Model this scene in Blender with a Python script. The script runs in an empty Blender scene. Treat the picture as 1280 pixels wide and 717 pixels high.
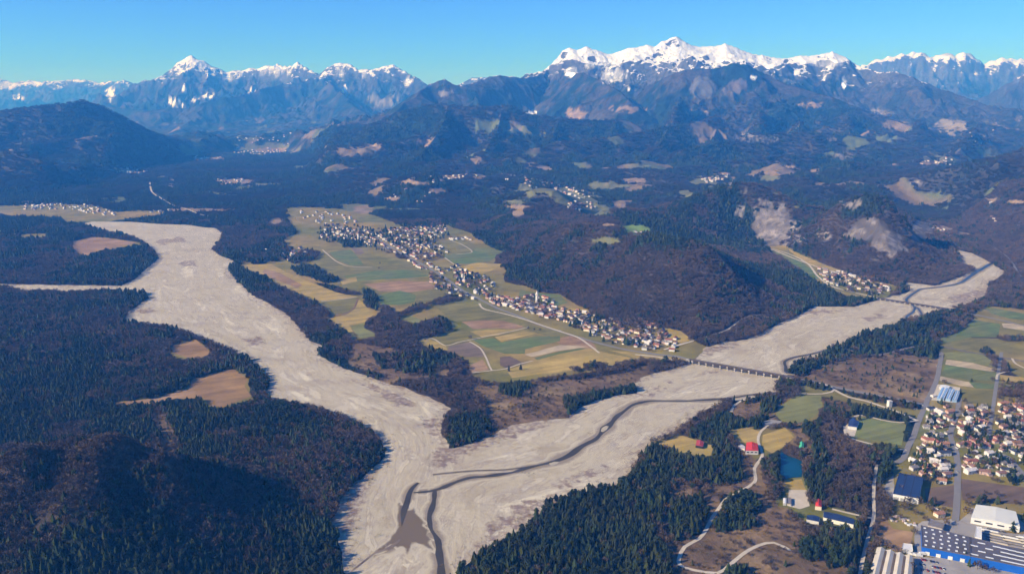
import bpy, math, random
import numpy as np
from mathutils import Vector, Matrix
from mathutils.geometry import delaunay_2d_cdt
random.seed(7); RNG = np.random.default_rng(7)
scene = bpy.context.scene
R = math.radians

# ------------------------------------------------------------------ camera
EYE = 500.0                      # metres above the valley floor
PITCH = R(13.35)
FPX = 1005.0                     # focal length for a picture 1280 wide
cam_d = bpy.data.cameras.new('camera'); cam = bpy.data.objects.new('camera', cam_d)
scene.collection.objects.link(cam); scene.camera = cam
cam.location = (0, 0, EYE); cam.rotation_euler = (R(90) - PITCH, 0, 0)
cam_d.sensor_width = 36; cam_d.lens = 36 * FPX / 1280
cam_d.clip_start = 5; cam_d.clip_end = 90000

# ------------------------------------------------------------------ light
SUN_AZ_TO = R(22)                # shadows run this many degrees from +x towards +y
SUN_EL = R(28)
sun_d = bpy.data.lights.new('sun', 'SUN'); sun = bpy.data.objects.new('sun', sun_d)
scene.collection.objects.link(sun)
sun_d.energy = 5.0; sun_d.angle = R(0.5); sun_d.color = (1.0, 0.93, 0.83)
dv = Vector((math.cos(SUN_AZ_TO) * math.cos(SUN_EL), math.sin(SUN_AZ_TO) * math.cos(SUN_EL), -math.sin(SUN_EL)))
sun.rotation_euler = dv.to_track_quat('-Z', 'Y').to_euler()
w = bpy.data.worlds.new('World'); scene.world = w; w.use_nodes = True
nt = w.node_tree; nt.nodes.clear()
sky = nt.nodes.new('ShaderNodeTexSky'); sky.sky_type = 'NISHITA'; sky.sun_disc = False
sky.sun_elevation = SUN_EL; sky.sun_rotation = math.atan2(-dv.x, -dv.y) % (2 * math.pi)
sky.altitude = 600; sky.air_density = 0.85; sky.dust_density = 0.0; sky.ozone_density = 2.5
tint = nt.nodes.new('ShaderNodeMix'); tint.data_type = 'RGBA'; tint.blend_type = 'MULTIPLY'
tint.inputs[0].default_value = 1; tint.inputs[7].default_value = (0.24, 0.56, 1.24, 1)
bg = nt.nodes.new('ShaderNodeBackground'); bg.inputs[1].default_value = 0.11
wo = nt.nodes.new('ShaderNodeOutputWorld')
nt.links.new(sky.outputs[0], tint.inputs[6]); nt.links.new(tint.outputs[2], bg.inputs[0]); nt.links.new(bg.outputs[0], wo.inputs[0])
scene.view_settings.view_transform = 'Standard'; scene.view_settings.look = 'None'
scene.view_settings.exposure = 0.6; scene.view_settings.gamma = 1
HAZE = 9.8e-5; HAZE_COLOR = (0.05, 0.31, 1.0, 1)
cy = scene.cycles
try:
    cy.use_adaptive_sampling = True; cy.adaptive_threshold = 0.03; cy.adaptive_min_samples = 16
    cy.use_denoising = True; cy.denoiser = 'OPENIMAGEDENOISE'; cy.denoising_prefilter = 'ACCURATE'
    cy.max_bounces = 4; cy.diffuse_bounces = 2; cy.glossy_bounces = 1; cy.transmission_bounces = 2
    cy.volume_bounces = 0; cy.transparent_max_bounces = 4
    cy.caustics_reflective = False; cy.caustics_refractive = False
    scene.render.filter_size = 1.5
except Exception: pass

# ------------------------------------------------------------------ the view geometry (only used to survey positions)
CP, SP = math.cos(PITCH), math.sin(PITCH)
def ray(px, py):
    u = (px - 640) / FPX; v = (358.5 - py) / FPX
    return u, CP + v * SP, -SP + v * CP
def G(px, py, z=0.0):            # point on level z seen at a photo pixel
    x, y, dz = ray(px, py); t = (z - EYE) / dz
    return x * t, y * t
def AT(px, py, Y):               # point at ground distance Y (m)
    x, y, dz = ray(px, py); t = Y / y
    return x * t, Y, EYE + dz * t
def PX(x, y, z):                 # world -> photo pixel, arrays
    zz = z - EYE
    f = y * CP - zz * SP; u = y * SP + zz * CP
    f = np.maximum(f, 1.0)
    return 640 + FPX * x / f, 358.5 - FPX * u / f

# ------------------------------------------------------------------ noise
_perm = np.random.default_rng(11).permutation(4096).astype(np.int64)
_ang = np.random.default_rng(12).uniform(0, 2 * np.pi, 4096)
_gx, _gy = np.cos(_ang), np.sin(_ang)
def pn(x, y, seed=0):
    xi = np.floor(x).astype(np.int64); yi = np.floor(y).astype(np.int64)
    fx = x - xi; fy = y - yi
    ux = fx * fx * fx * (fx * (fx * 6 - 15) + 10); uy = fy * fy * fy * (fy * (fy * 6 - 15) + 10)
    def g(ix, iy, dx, dy):
        h = _perm[(_perm[(ix + seed * 131) & 4095] + iy) & 4095]
        return _gx[h] * dx + _gy[h] * dy
    a = g(xi, yi, fx, fy); b = g(xi + 1, yi, fx - 1, fy)
    c = g(xi, yi + 1, fx, fy - 1); d = g(xi + 1, yi + 1, fx - 1, fy - 1)
    return (a + (b - a) * ux + (c - a) * uy + (a - b - c + d) * ux * uy) * 1.5
def fbm(x, y, s, o=4, seed=0):
    r = 0; a = 1.0; t = 0
    for k in range(o):
        r = r + a * pn(x / s, y / s, seed + k * 7); t += a; a *= 0.5; s *= 0.5
    return r / t * 1.3
def ridged(x, y, s, o=5, seed=0):
    r = 0; a = 1.0; t = 0; w = 1.0
    for k in range(o):
        n = 1 - np.abs(pn(x / s, y / s, seed + k * 7)) * 1.6
        n = np.clip(n, 0, 1) ** 2
        r = r + a * n * w; t += a; w = np.clip(n * 1.6, 0, 1); a *= 0.52; s *= 0.47
    return r / t
def sstep(a, b, x):
    t = np.clip((x - a) / (b - a), 0, 1); return t * t * (3 - 2 * t)

def in_poly(px, py, poly):
    poly = np.asarray(poly, float); res = np.zeros(px.shape, bool)
    x0, y0 = poly.min(0); x1, y1 = poly.max(0)
    idx = np.nonzero((px >= x0) & (px <= x1) & (py >= y0) & (py <= y1))
    if len(idx[0]) == 0: return res
    a = px[idx]; b = py[idx]; r = np.zeros(a.shape, bool); j = len(poly) - 1
    for i in range(len(poly)):
        xi, yi = poly[i]; xj, yj = poly[j]
        if yi != yj:
            c = ((yi > b) != (yj > b)) & (a < (xj - xi) * (b - yi) / (yj - yi) + xi)
            r ^= c
        j = i
    res[idx] = r
    return res
def dist_poly(x, y, pts, closed=True):
    pts = np.asarray(pts, float); d = np.full(x.shape, 1e12)
    n = len(pts)
    for i in range(n if closed else n - 1):
        a = pts[i]; b = pts[(i + 1) % n]; ab = b - a; L = max(ab @ ab, 1e-9)
        t = np.clip(((x - a[0]) * ab[0] + (y - a[1]) * ab[1]) / L, 0, 1)
        d = np.minimum(d, (x - a[0] - t * ab[0]) ** 2 + (y - a[1] - t * ab[1]) ** 2)
    return np.sqrt(d)

# ------------------------------------------------------------------ terrain: surveyed crest lines
# (picture x, picture y, distance in km) per crest point, half width in m, class
CRESTS = [
 ('far_range', 4774, 1.15, [(-160,104,21.08),(-80,100,21.08),(0,97,20.4),(15,102,20.4),(40,100,20.4),(60,101,19.72),(95,98,19.72),(130,102,19.72),(155,100,19.04),(185,106,19.04),(230,112,19.04)]),
 ('pyramid_mountain', 3587, 1.15, [(110,140,14.096),(150,119,14.096),(180,107,14.096),(200,98,14.096),(215,83,14.096),(228,72,14.096),(240,69,14.096),(255,76,14.096),(268,84,14.096),(280,89,14.096),(300,87,14.096),(318,84,14.096),(330,82,14.096),(345,78,14.096),(352,82,13.992),(368,80,13.836),(372,76,13.836),(382,84,13.732),(400,92,13.576),(410,84,13.576),(420,79,13.472),(435,78,13.472),(450,87,13.316),(470,83,13.316),(492,80,13.316),(505,88,13.212),(520,96,13.056),(532,104,12.848),(545,120,12.536),(562,140,12.016)]),
 ('pyramid_mountain', 2070, 1.1, [(130,134,12.016),(200,136,11.496),(250,129,11.496),(300,117,12.016),(350,104,12.796),(395,97,13.056)]),
 ('pyramid_mountain', 2070, 1.1, [(400,94,13.316),(430,118,11.756),(462,148,10.456),(482,172,9.416)]),
 ('far_range', 3069, 1.1, [(555,112,14.28),(575,104,14.28),(590,97,14.28),(610,96,14.28),(632,97,14.28),(660,100,14.28)]),
 ('snowy_range', 2300, 1.05, [(470,160,7.064),(505,128,7.624),(525,113,7.96),(537,106,8.184),(548,101,8.184),(556,99,8.184),(566,104,8.184),(580,106,8.184),(600,100,8.352),(612,95,8.464),(625,93,8.52),(640,95,8.632),(655,97,8.744),(668,94,8.912),(680,88,9.136),(690,84,9.304)]),
 ('snowy_range', 3300, 1.1, [(690,84,9.304),(695,75,9.304),(703,64,9.304),(712,60,9.304),(720,62,9.304),(733,57,9.304),(745,61,9.304),(758,66,9.304),(770,66,9.304),(785,60,9.304),(800,58,9.304),(808,55,9.304),(818,59,9.304),(828,52,9.304),(845,46,9.304),(855,52,9.304),(865,57,9.304),(885,57,9.304),(907,54,9.304),(920,60,9.304),(935,65,9.304),(955,69,9.304),(980,73,9.304),(1001,69,9.304),(1020,68,9.304),(1041,64,9.304),(1055,71,9.304),(1068,79,9.304),(1085,85,9.192),(1098,89,9.08),(1119,88,8.912),(1140,96,8.8),(1152,103,8.744),(1186,113,8.52),(1219,125,8.296),(1253,138,8.072),(1280,148,7.848),(1340,166,7.624)]),
 ('front_mountain', 2100, 1.0, [(694,86,9.192),(730,92,8.352),(752,100,8.016),(770,110,7.736),(786,124,7.4)]),
 ('front_mountain', 2100, 1.0, [(786,126,7.848),(810,108,7.848),(835,95,7.736),(855,87,7.624),(875,85,7.624),(894,84,7.624),(917,78,7.624),(934,80,7.624),(961,94,7.624),(991,107,7.512),(1038,121,7.344),(1065,131,7.232),(1120,150,7.064),(1170,170,6.728)]),
 ('far_range', 3546, 1.15, [(1040,100,15.64),(1075,82,14.96),(1090,75,14.96),(1102,71,14.96),(1120,68,14.96),(1135,64,14.96),(1150,62,14.96),(1160,69,14.96),(1168,70,14.96),(1178,65,14.96),(1188,66,14.96),(1193,71,14.96),(1205,63,14.96),(1215,67,14.96),(1230,78,14.96),(1242,74,14.96),(1255,71,14.96),(1275,73,14.96),(1300,71,14.96),(1360,78,14.96),(1420,80,14.96)]),
 ('far_range', 2455, 1.1, [(1150,160,10.2),(1190,138,10.54),(1215,127,10.88),(1235,118,10.88),(1260,103,10.88),(1280,92,10.88),(1340,84,10.88),(1420,90,10.88)]),
 ('foothill', 560, 1.0, [(700,146,6.35),(690,170,5.8),(672,195,5.2),(650,212,4.8)]),
 ('foothill', 560, 1.0, [(850,120,7.0),(842,150,6.2),(825,178,5.5),(800,204,4.9)]),
 ('foothill', 560, 1.0, [(950,135,6.8),(948,165,6.0),(935,190,5.4),(925,208,4.9)]),
 ('foothill', 560, 1.0, [(1060,140,6.8),(1062,165,6.1),(1048,188,5.5),(1040,206,5.0)]),
 ('foothill', 560, 1.0, [(560,133,6.2),(552,158,5.7),(530,188,5.1),(498,218,4.7)]),
 ('foothill', 560, 1.0, [(470,157,6.3),(455,178,5.7),(432,205,5.1)]),
 ('foothill', 560, 1.0, [(1150,150,6.8),(1146,172,6.1),(1130,198,5.4),(1112,222,4.8)]),
 ('foothill', 560, 1.0, [(628,133,6.3),(622,160,5.8),(604,192,5.1),(588,218,4.7)]),
 ('foothill', 560, 1.0, [(770,150,6.5),(762,172,5.9),(748,196,5.3)]),
 ('foothill', 560, 1.0, [(900,150,6.4),(888,178,5.6),(870,206,5.0)]),
 ('foothill', 560, 1.0, [(1000,150,6.5),(998,175,5.8),(990,200,5.2)]),
 ('foothill', 560, 1.0, [(1220,160,6.2),(1200,185,5.4),(1175,205,4.9)]),
 ('foothill', 1900, 1.0, [(400,187,7.2),(420,175,6.8),(445,164,6.5),(470,155,6.3),(507,137,6.2),(548,130,6.2),(595,134,6.2),(635,132,6.3),(662,142,6.3),(705,147,6.3),(740,150,6.4),(785,148,6.6)]),
 ('foothill', 930, 1.0, [(440,222,4.572),(520,206,4.78),(600,195,4.988),(655,186,5.144),(700,178,5.3),(760,173,5.508),(830,158,5.872),(900,146,6.184)]),
 ('foothill', 930, 1.0, [(850,188,5.144),(900,178,5.3),(950,168,5.456),(1000,166,5.56),(1060,168,5.612),(1110,180,5.508),(1150,193,5.352)]),
 ('foothill', 682, 1.0, [(780,228,4.364),(840,213,4.624),(900,203,4.78),(960,196,4.936),(1040,190,5.04),(1090,200,4.936)]),
 ('foothill', 620, 1.0, [(560,250,4.052),(620,238,4.208),(680,222,4.468),(740,214,4.624)]),
 ('foothill', 558, 1.0, [(960,238,4.104),(1010,222,4.312),(1060,214,4.416),(1100,216,4.416)]),
 ('left_mountain', 2100, 1.0, [(-160,150,5.8),(-80,150,5.9),(0,140,6.0),(40,134,6.0),(80,129,6.1),(103,126,6.3),(128,133,6.6),(150,144,6.9),(175,158,7.3),(205,171,7.8),(240,185,8.4),(290,194,9)]),
 ('left_mountain', 750, 1.0, [(-160,185,4.92),(-60,190,4.776),(0,188,4.668),(30,191,4.596),(60,199,4.56),(95,213,4.56),(128,228,4.596)]),
 ('left_mountain', 450, 1.0, [(-160,225,4.2),(-60,228,4.2),(0,232,4.2),(40,240,4.236)]),
 ('wooded_hill', 576, 0.95, [(560,275,2.974),(600,258,3.019),(640,262,2.699),(700,266,2.516),(760,284,2.288),(820,289,2.123),(870,298,2.013),(920,318,1.922),(960,340,1.83),(992,360,1.766)]),
 ('wooded_hill', 324, 0.95, [(700,300,2.303),(740,335,1.993),(790,365,1.786)]),
 ('rocky_hill', 483, 0.9, [(850,275,2.944),(865,262,2.99),(885,240,3.036),(905,228,3.036),(925,224,3.036),(945,228,3.036),(965,238,3.036),(985,250,2.99),(1003,264,2.944)]),
 ('rocky_hill', 483, 0.9, [(1012,270,2.714),(1040,256,2.668),(1060,248,2.65),(1080,244,2.622),(1110,247,2.594),(1135,256,2.558),(1160,274,2.466),(1180,293,2.346),(1193,311,2.254)]),
 ('right_slope', 1360, 1.0, [(1120,252,3.956),(1150,232,3.956),(1180,214,3.956),(1219,203,3.87),(1280,188,3.698),(1350,172,3.612),(1450,150,3.44),(1600,140,3.268)]),
 ('right_slope', 640, 1.0, [(1225,300,2.79),(1255,278,2.744),(1290,262,2.697),(1340,250,2.604),(1450,235,2.418),(1600,230,2.325)]),
]
VALLEY_PX = [(-260,268),(-160,252),(0,249),(60,246),(105,234),(150,222),(200,204),(240,196),(300,190),(345,189),(385,196),(372,214),(360,238),(420,250),(470,256),(520,262),(565,272),(598,290),(630,312),(640,333),(660,352),(700,366),(740,388),(775,402),(830,414),(868,428),(900,424),(940,412),(980,396),(1003,385),(1008,362),(985,340),(958,322),(930,306),(928,300),(950,303),(1000,322),(1040,338),(1090,349),(1130,353),(1170,351),(1196,346),(1201,336),(1196,322),(1193,308),(1185,292),(1160,276),(1140,262),(1150,256),(1180,276),(1215,292),(1245,308),(1262,330),(1262,350),(1280,362),(1360,385),(1700,470),(1900,900),(-700,900),(-700,330)]
VALLEY = np.array([G(*p) for p in VALLEY_PX])
SEGS = []
for ci, (nm, W, p, pts) in enumerate(CRESTS):
    P = [AT(a, b, c * 1000) for a, b, c in pts]
    base = 12 if nm == 'wooded_hill' else 0
    if nm in ('snowy_range', 'pyramid_mountain', 'far_range'):
        Q = []
        rj = np.random.default_rng(ci + 50)
        for a, b in zip(P[:-1], P[1:]):
            L = math.hypot(b[0] - a[0], b[1] - a[1]); k = max(1, int(L / 170)); Q.append(a)
            for t in range(1, k): u = t / k; Q.append((a[0] + (b[0] - a[0]) * u + rj.normal() * 25, a[1] + (b[1] - a[1]) * u + rj.normal() * 60, a[2] + (b[2] - a[2]) * u - abs(rj.normal()) * 17 + 4))
        P = Q + [P[-1]]
    for a, b in zip(P[:-1], P[1:]):
        SEGS.append((ci, W, p, a[0], a[1], a[2] - base, b[0], b[1], b[2] - base))

CUM = {}
def height(x, y, want_class=False):
    x = np.asarray(x, float); y = np.asarray(y, float)
    h = np.zeros(x.shape); dn = np.ones(x.shape); run = 0.0; last = -1; cls = np.full(x.shape, -1, np.int16)
    wx = x + 260 * pn(x / 1900, y / 1900, 3) + 60 * pn(x / 420, y / 420, 4)
    wy = y + 260 * pn(x / 1900, y / 1900, 5) + 60 * pn(x / 420, y / 420, 6)
    rd = ridged(x, y, 1500, 6, 21); rs = ridged(x, y, 520, 4, 51)
    for ci, W, p, ax, ay, az, bx, by, bz in SEGS:
        m = (x > min(ax, bx) - W) & (x < max(ax, bx) + W) & (y > min(ay, by) - W) & (y < max(ay, by) + W)
        ii = np.nonzero(m)
        if len(ii[0]) == 0: continue
        X = x[ii]; Y = y[ii]
        dx, dy = bx - ax, by - ay; L = dx * dx + dy * dy
        t0 = np.clip(((X - ax) * dx + (Y - ay) * dy) / L, 0, 1)
        d0 = np.hypot(X - ax - t0 * dx, Y - ay - t0 * dy)
        k = sstep(0, 500, d0) * min(1, W / 2500)
        X2 = X + (wx[ii] - X) * k; Y2 = Y + (wy[ii] - Y) * k
        t = np.clip(((X2 - ax) * dx + (Y2 - ay) * dy) / L, 0, 1)
        d = np.hypot(X2 - ax - t * dx, Y2 - ay - t * dy) / W
        q = np.clip(1 - d, 0, 1)
        big = W > 600
        if ci != last: run = ci * 977.0; last = ci
        sp_ = 900 if W > 2200 else 620 if W > 1500 else 330 if W > 700 else 210
        sarc = run + t * math.sqrt(L); run += math.sqrt(L)
        zr = az + (bz - az) * t
        spur = 1 - np.abs(pn(sarc / sp_ + 0.5 * pn(X / 300, Y / 300, 33), d * 1.6 + 3.7 * ci, 41)) * 1.7
        spur = 0.65 * np.clip(spur, 0, 1) + 0.35 * np.clip(1 - np.abs(pn(sarc / (sp_ * 0.42) + 0.6 * pn(X / 140, Y / 140, 34), d * 1.6, 42)) * 1.8, 0, 1)
        hh = zr * (q ** p if big else q * q * (3 - 2 * q) * 0.6 + q * 0.4)
        r = rd[ii] if big else rs[ii]
        hh = hh * (1 - (0.55 if big else 0.35) * (1 - r) * np.clip(d * 3.5, 0, 1) * (0.35 + 0.65 * q)) * (1 - (0.62 if big else 0.5) * (1 - spur) * np.clip(d * 4.0, 0, 1))
        cur = h[ii]; up = hh > cur
        s = 25.0 if big else 10.0    # soft union
        hn = np.maximum(cur, hh) + s * np.exp(-np.abs(cur - hh) / s) * 0.25 * (np.minimum(cur, hh) > 1)
        h[ii] = hn
        c = cls[ii]; c[up] = ci; cls[ii] = c
        c = dn[ii]; c[up] = d[up]; dn[ii] = c
    # fine relief grows with height
    cw = np.clip(0.15 + dn * 4, 0, 1)
    amp = np.clip(h / 160, 0, 1) * cw
    h = h + amp * (18 * fbm(x, y, 260, 3, 81) + 7 * fbm(x, y, 70, 2, 82)) + cw * np.clip(h / 900, 0, 1) * (110 * (ridged(x, y, 620, 5, 91) - 0.5) + 30 * fbm(x, y, 140, 2, 94)) + cw * np.clip(h / 200, 0, 1) * 90 * (ridged(x, y, 700, 4, 97) - 0.5) * sstep(3000, 4500, y)
    inside = in_poly(x, y, VALLEY)
    dd = dist_poly(x, y, VALLEY)
    edge = np.where(inside, 0.0, sstep(0, 260, dd))
    roll = np.where(inside, 0.0, sstep(0, 400, dd)) * np.maximum(0, 45 + 95 * fbm(x, y, 620, 3, 61) + 70 * (ridged(x, y, 800, 4, 63) - 0.4)) * sstep(1500, 3000, y)
    h = np.maximum(h, roll) * edge
    # forested knoll at the lower left
    kx, ky, kz = AT(112, 552, 850)
    e = ((x - kx) / 165) ** 2 + ((y - ky + 10) / 150) ** 2
    kn = 102 * np.exp(-e * 1.3) * (1 + 0.25 * pn(x / 60, y / 60, 66))
    kx2, ky2, _ = AT(-30, 640, 860)
    kn = kn + 40 * np.exp(-(((x - kx2) / 130) ** 2 + ((y - ky2) / 120) ** 2))
    h = h + np.where(kn > 0.6, kn - 0.6, 0)
    return (h, cls) if want_class else h

# ------------------------------------------------------------------ land cover, surveyed
OPEN = [
 [(355,258),(395,258),(440,262),(480,272),(505,282),(560,280),(590,292),(612,306),(628,316),(615,330),(632,334),(630,350),(650,355),(672,362),(700,366),(715,378),(735,385),(745,397),(790,405),(835,408),(850,420),(878,428),(885,432),(866,450),(848,447),(800,447),(770,452),(745,466),(690,470),(650,478),(600,476),(590,470),(584,452),(560,440),(530,432),(524,424),(548,416),(566,410),(562,402),(545,396),(522,404),(500,398),(500,394),(530,385),(552,372),(520,380),(500,391),(488,389),(478,380),(470,392),(458,402),(455,410),(475,420),(445,424),(420,410),(408,398),(415,392),(405,383),(395,378),(375,368),(350,357),(330,345),(297,331),(300,326),(345,325),(360,320),(365,310),(350,300),(370,290),(360,275)],
 [(0,256),(69,254),(115,255),(143,263),(206,263),(206,268),(143,276),(115,278),(82,278),(72,271),(0,269),(-80,269),(-80,256)],
 [(89,302),(115,295),(137,297),(173,302),(183,306),(148,309),(115,316),(107,322),(92,314)],
 [(26,292),(58,290),(58,296),(28,298)],
 [(208,438),(215,431),(245,423),(268,441),(250,449),(235,449),(215,446)],
 [(235,483),(238,474),(290,459),(312,472),(312,480),(316,497),(279,511),(259,509),(252,498),(215,500),(190,505),(141,507),(141,502),(200,494),(215,489)],
 [(1155,505),(1170,477),(1178,440),(1170,433),(1195,415),(1210,405),(1216,398),(1222,385),(1234,380),(1290,386),(1500,430),(1600,760),(1085,760),(1096,690),(1103,655),(1112,630),(1108,600),(1122,578),(1135,560),(1147,530)],
 [(960,303),(985,308),(1020,325),(1060,342),(1110,352),(1128,360),(1105,372),(1080,372),(1055,368),(1020,352),(985,325),(962,312)],
 [(1066,519),(1135,529),(1129,562),(1060,548),(1055,535)],
 [(974,508),(995,492),(1026,493),(1031,508),(1020,520),(1005,527),(981,530),(966,516)],
 [(912,532),(936,532),(950,538),(981,532),(995,546),(981,558),(964,568),(945,575),(925,553)],
 [(812,553),(850,541),(895,556),(890,570),(850,567),(830,560)],
 [(976,598),(1005,594),(1016,626),(1072,640),(1072,660),(1005,655),(985,632),(972,628)],
 [(990,480),(1040,485),(1060,490),(1150,512),(1147,524),(1070,505),(1040,496),(1000,492)],
]
SPARSE = [   # scrub with single trees
 [(188,512),(206,512),(216,540),(228,588),(214,588),(198,545)],
 [(96,366),(106,366),(130,395),(155,428),(143,430),(118,398)],
 [(585,478),(640,478),(750,468),(800,455),(850,450),(872,448),(848,459),(820,467),(800,474),(796,484),(790,493),(740,503),(712,522),(660,529),(610,543),(600,525),(615,510),(600,495)],
 [(840,700),(760,760),(1100,760),(1075,700),(1000,660),(985,632),(960,610),(950,580),(925,553),(922,590),(888,600),(880,620),(860,600),(836,618),(828,660)],
 [(984,468),(1030,452),(1090,444),(1120,440),(1178,446),(1176,462),(1170,480),(1156,504),(1060,486)],
 [(900,512),(930,500),(975,493),(995,492),(966,516),(974,530),(950,538),(912,534),(905,520)],
 [(975,540),(1003,527),(1012,545),(1010,560),(990,560)],
 [(420,510),(440,425),(470,430),(520,440),(560,455),(560,470),(500,475)],
 [(1010,497),(1055,497),(1064,512),(1062,520),(1040,508)],
]
CONIFER = [  # nearly pure dark conifers
 [(810,556),(852,566),(838,618),(823,665),(838,690),(830,800),(500,800),(561,717),(581,695),(608,668),(655,655),(689,645),(716,621),(756,605),(783,595),(800,578)],
 [(682,622),(716,614),(716,621),(684,628)],
 [(857,546),(874,525),(905,513),(920,518),(938,527),(918,538),(914,546),(922,566),(927,590),(910,600),(840,602),(815,570),(850,566),(888,568),(897,556)],
 [(938,520),(958,518),(960,538),(940,538)], [(950,496),(970,494),(972,511),(952,511)],
 [(1000,520),(1024,518),(1026,546),(1036,560),(1040,600),(1014,598),(1012,548)],
 [(966,560),(976,556),(976,600),(966,600)],
 [(840,622),(872,618),(890,640),(884,668),(840,672)],
 [(898,620),(930,610),(952,628),(948,655),(900,660)],
 [(996,666),(1024,666),(1022,700),(998,697)], [(1026,654),(1060,656),(1062,706),(1030,706)],
 [(1014,592),(1034,594),(1032,622),(1015,620)], [(908,704),(936,702),(938,730),(908,730)],
 [(1060,651),(1092,651),(1085,760),(1050,760)], [(1092,577),(1122,578),(1112,600),(1094,600)],
 [(1129,413),(1158,392),(1180,390),(1170,410),(1157,430),(1130,434)],
 [(1127,530),(1136,532),(1131,554),(1122,550)],
 [(984,468),(984,458),(1020,450),(1048,437),(1087,420),(1087,425),(1050,442),(1020,458),(1000,466)],
 [(1102,412),(1133,403),(1133,408),(1104,418)],
 [(453,361),(464,361),(472,371),(468,386),(458,384)],
 [(362,333),(389,330),(405,340),(425,349),(405,352),(382,345)],
 [(565,520),(600,515),(616,530),(600,545),(566,560),(555,545)],
 [(700,492),(745,490),(793,478),(800,470),(796,492),(745,502),(712,515)],
 [(625,468),(650,472),(665,482),(650,492),(625,488)],
 [(463,440),(520,438),(560,455),(545,470),(500,463),(470,455)], [(400,440),(440,455),(480,470),(455,478),(420,462),(402,450)],
 [(115,316),(148,309),(183,305),(198,322),(181,344),(170,348),(90,352),(80,330)],
 [(0,366),(150,366),(184,372),(170,384),(155,400),(190,402),(150,420),(100,470),(0,480)],
 [(200,505),(330,492),(480,540),(487,560),(468,585),(440,605),(425,650),(420,717),(285,717),(240,600),(215,530)],
]
WOODS = [    # tree belts that stand inside the open ground
 [(362,333),(389,330),(405,340),(425,349),(405,352),(382,345)], [(359,325),(382,310),(402,315),(392,323),(369,329)],
 [(392,352),(415,357),(448,366),(430,368),(405,360)], [(313,325),(336,324),(334,330),(316,330)],
 [(453,361),(464,361),(472,371),(468,386),(458,384)], [(1127,530),(1136,532),(1131,554),(1122,550)],
 [(1115,520),(1128,516),(1136,524),(1118,526)], [(495,318),(510,312),(512,320),(500,323)], [(1225,432),(1238,430),(1250,445),(1262,462),(1280,475),(1275,482),(1250,468),(1235,452)],
 [(1214,420),(1280,420),(1280,424),(1214,426)], [(1250,484),(1280,480),(1280,492),(1252,496)], [(712,448),(745,440),(762,448),(755,460),(715,462)],
 [(800,452),(850,448),(872,452),(850,460),(815,464)], [(425,300),(450,300),(452,308),(430,308)], [(540,376),(556,366),(575,372),(550,380)],
 [(1158,700),(1215,690),(1240,717),(1230,760),(1180,760)],
]
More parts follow.
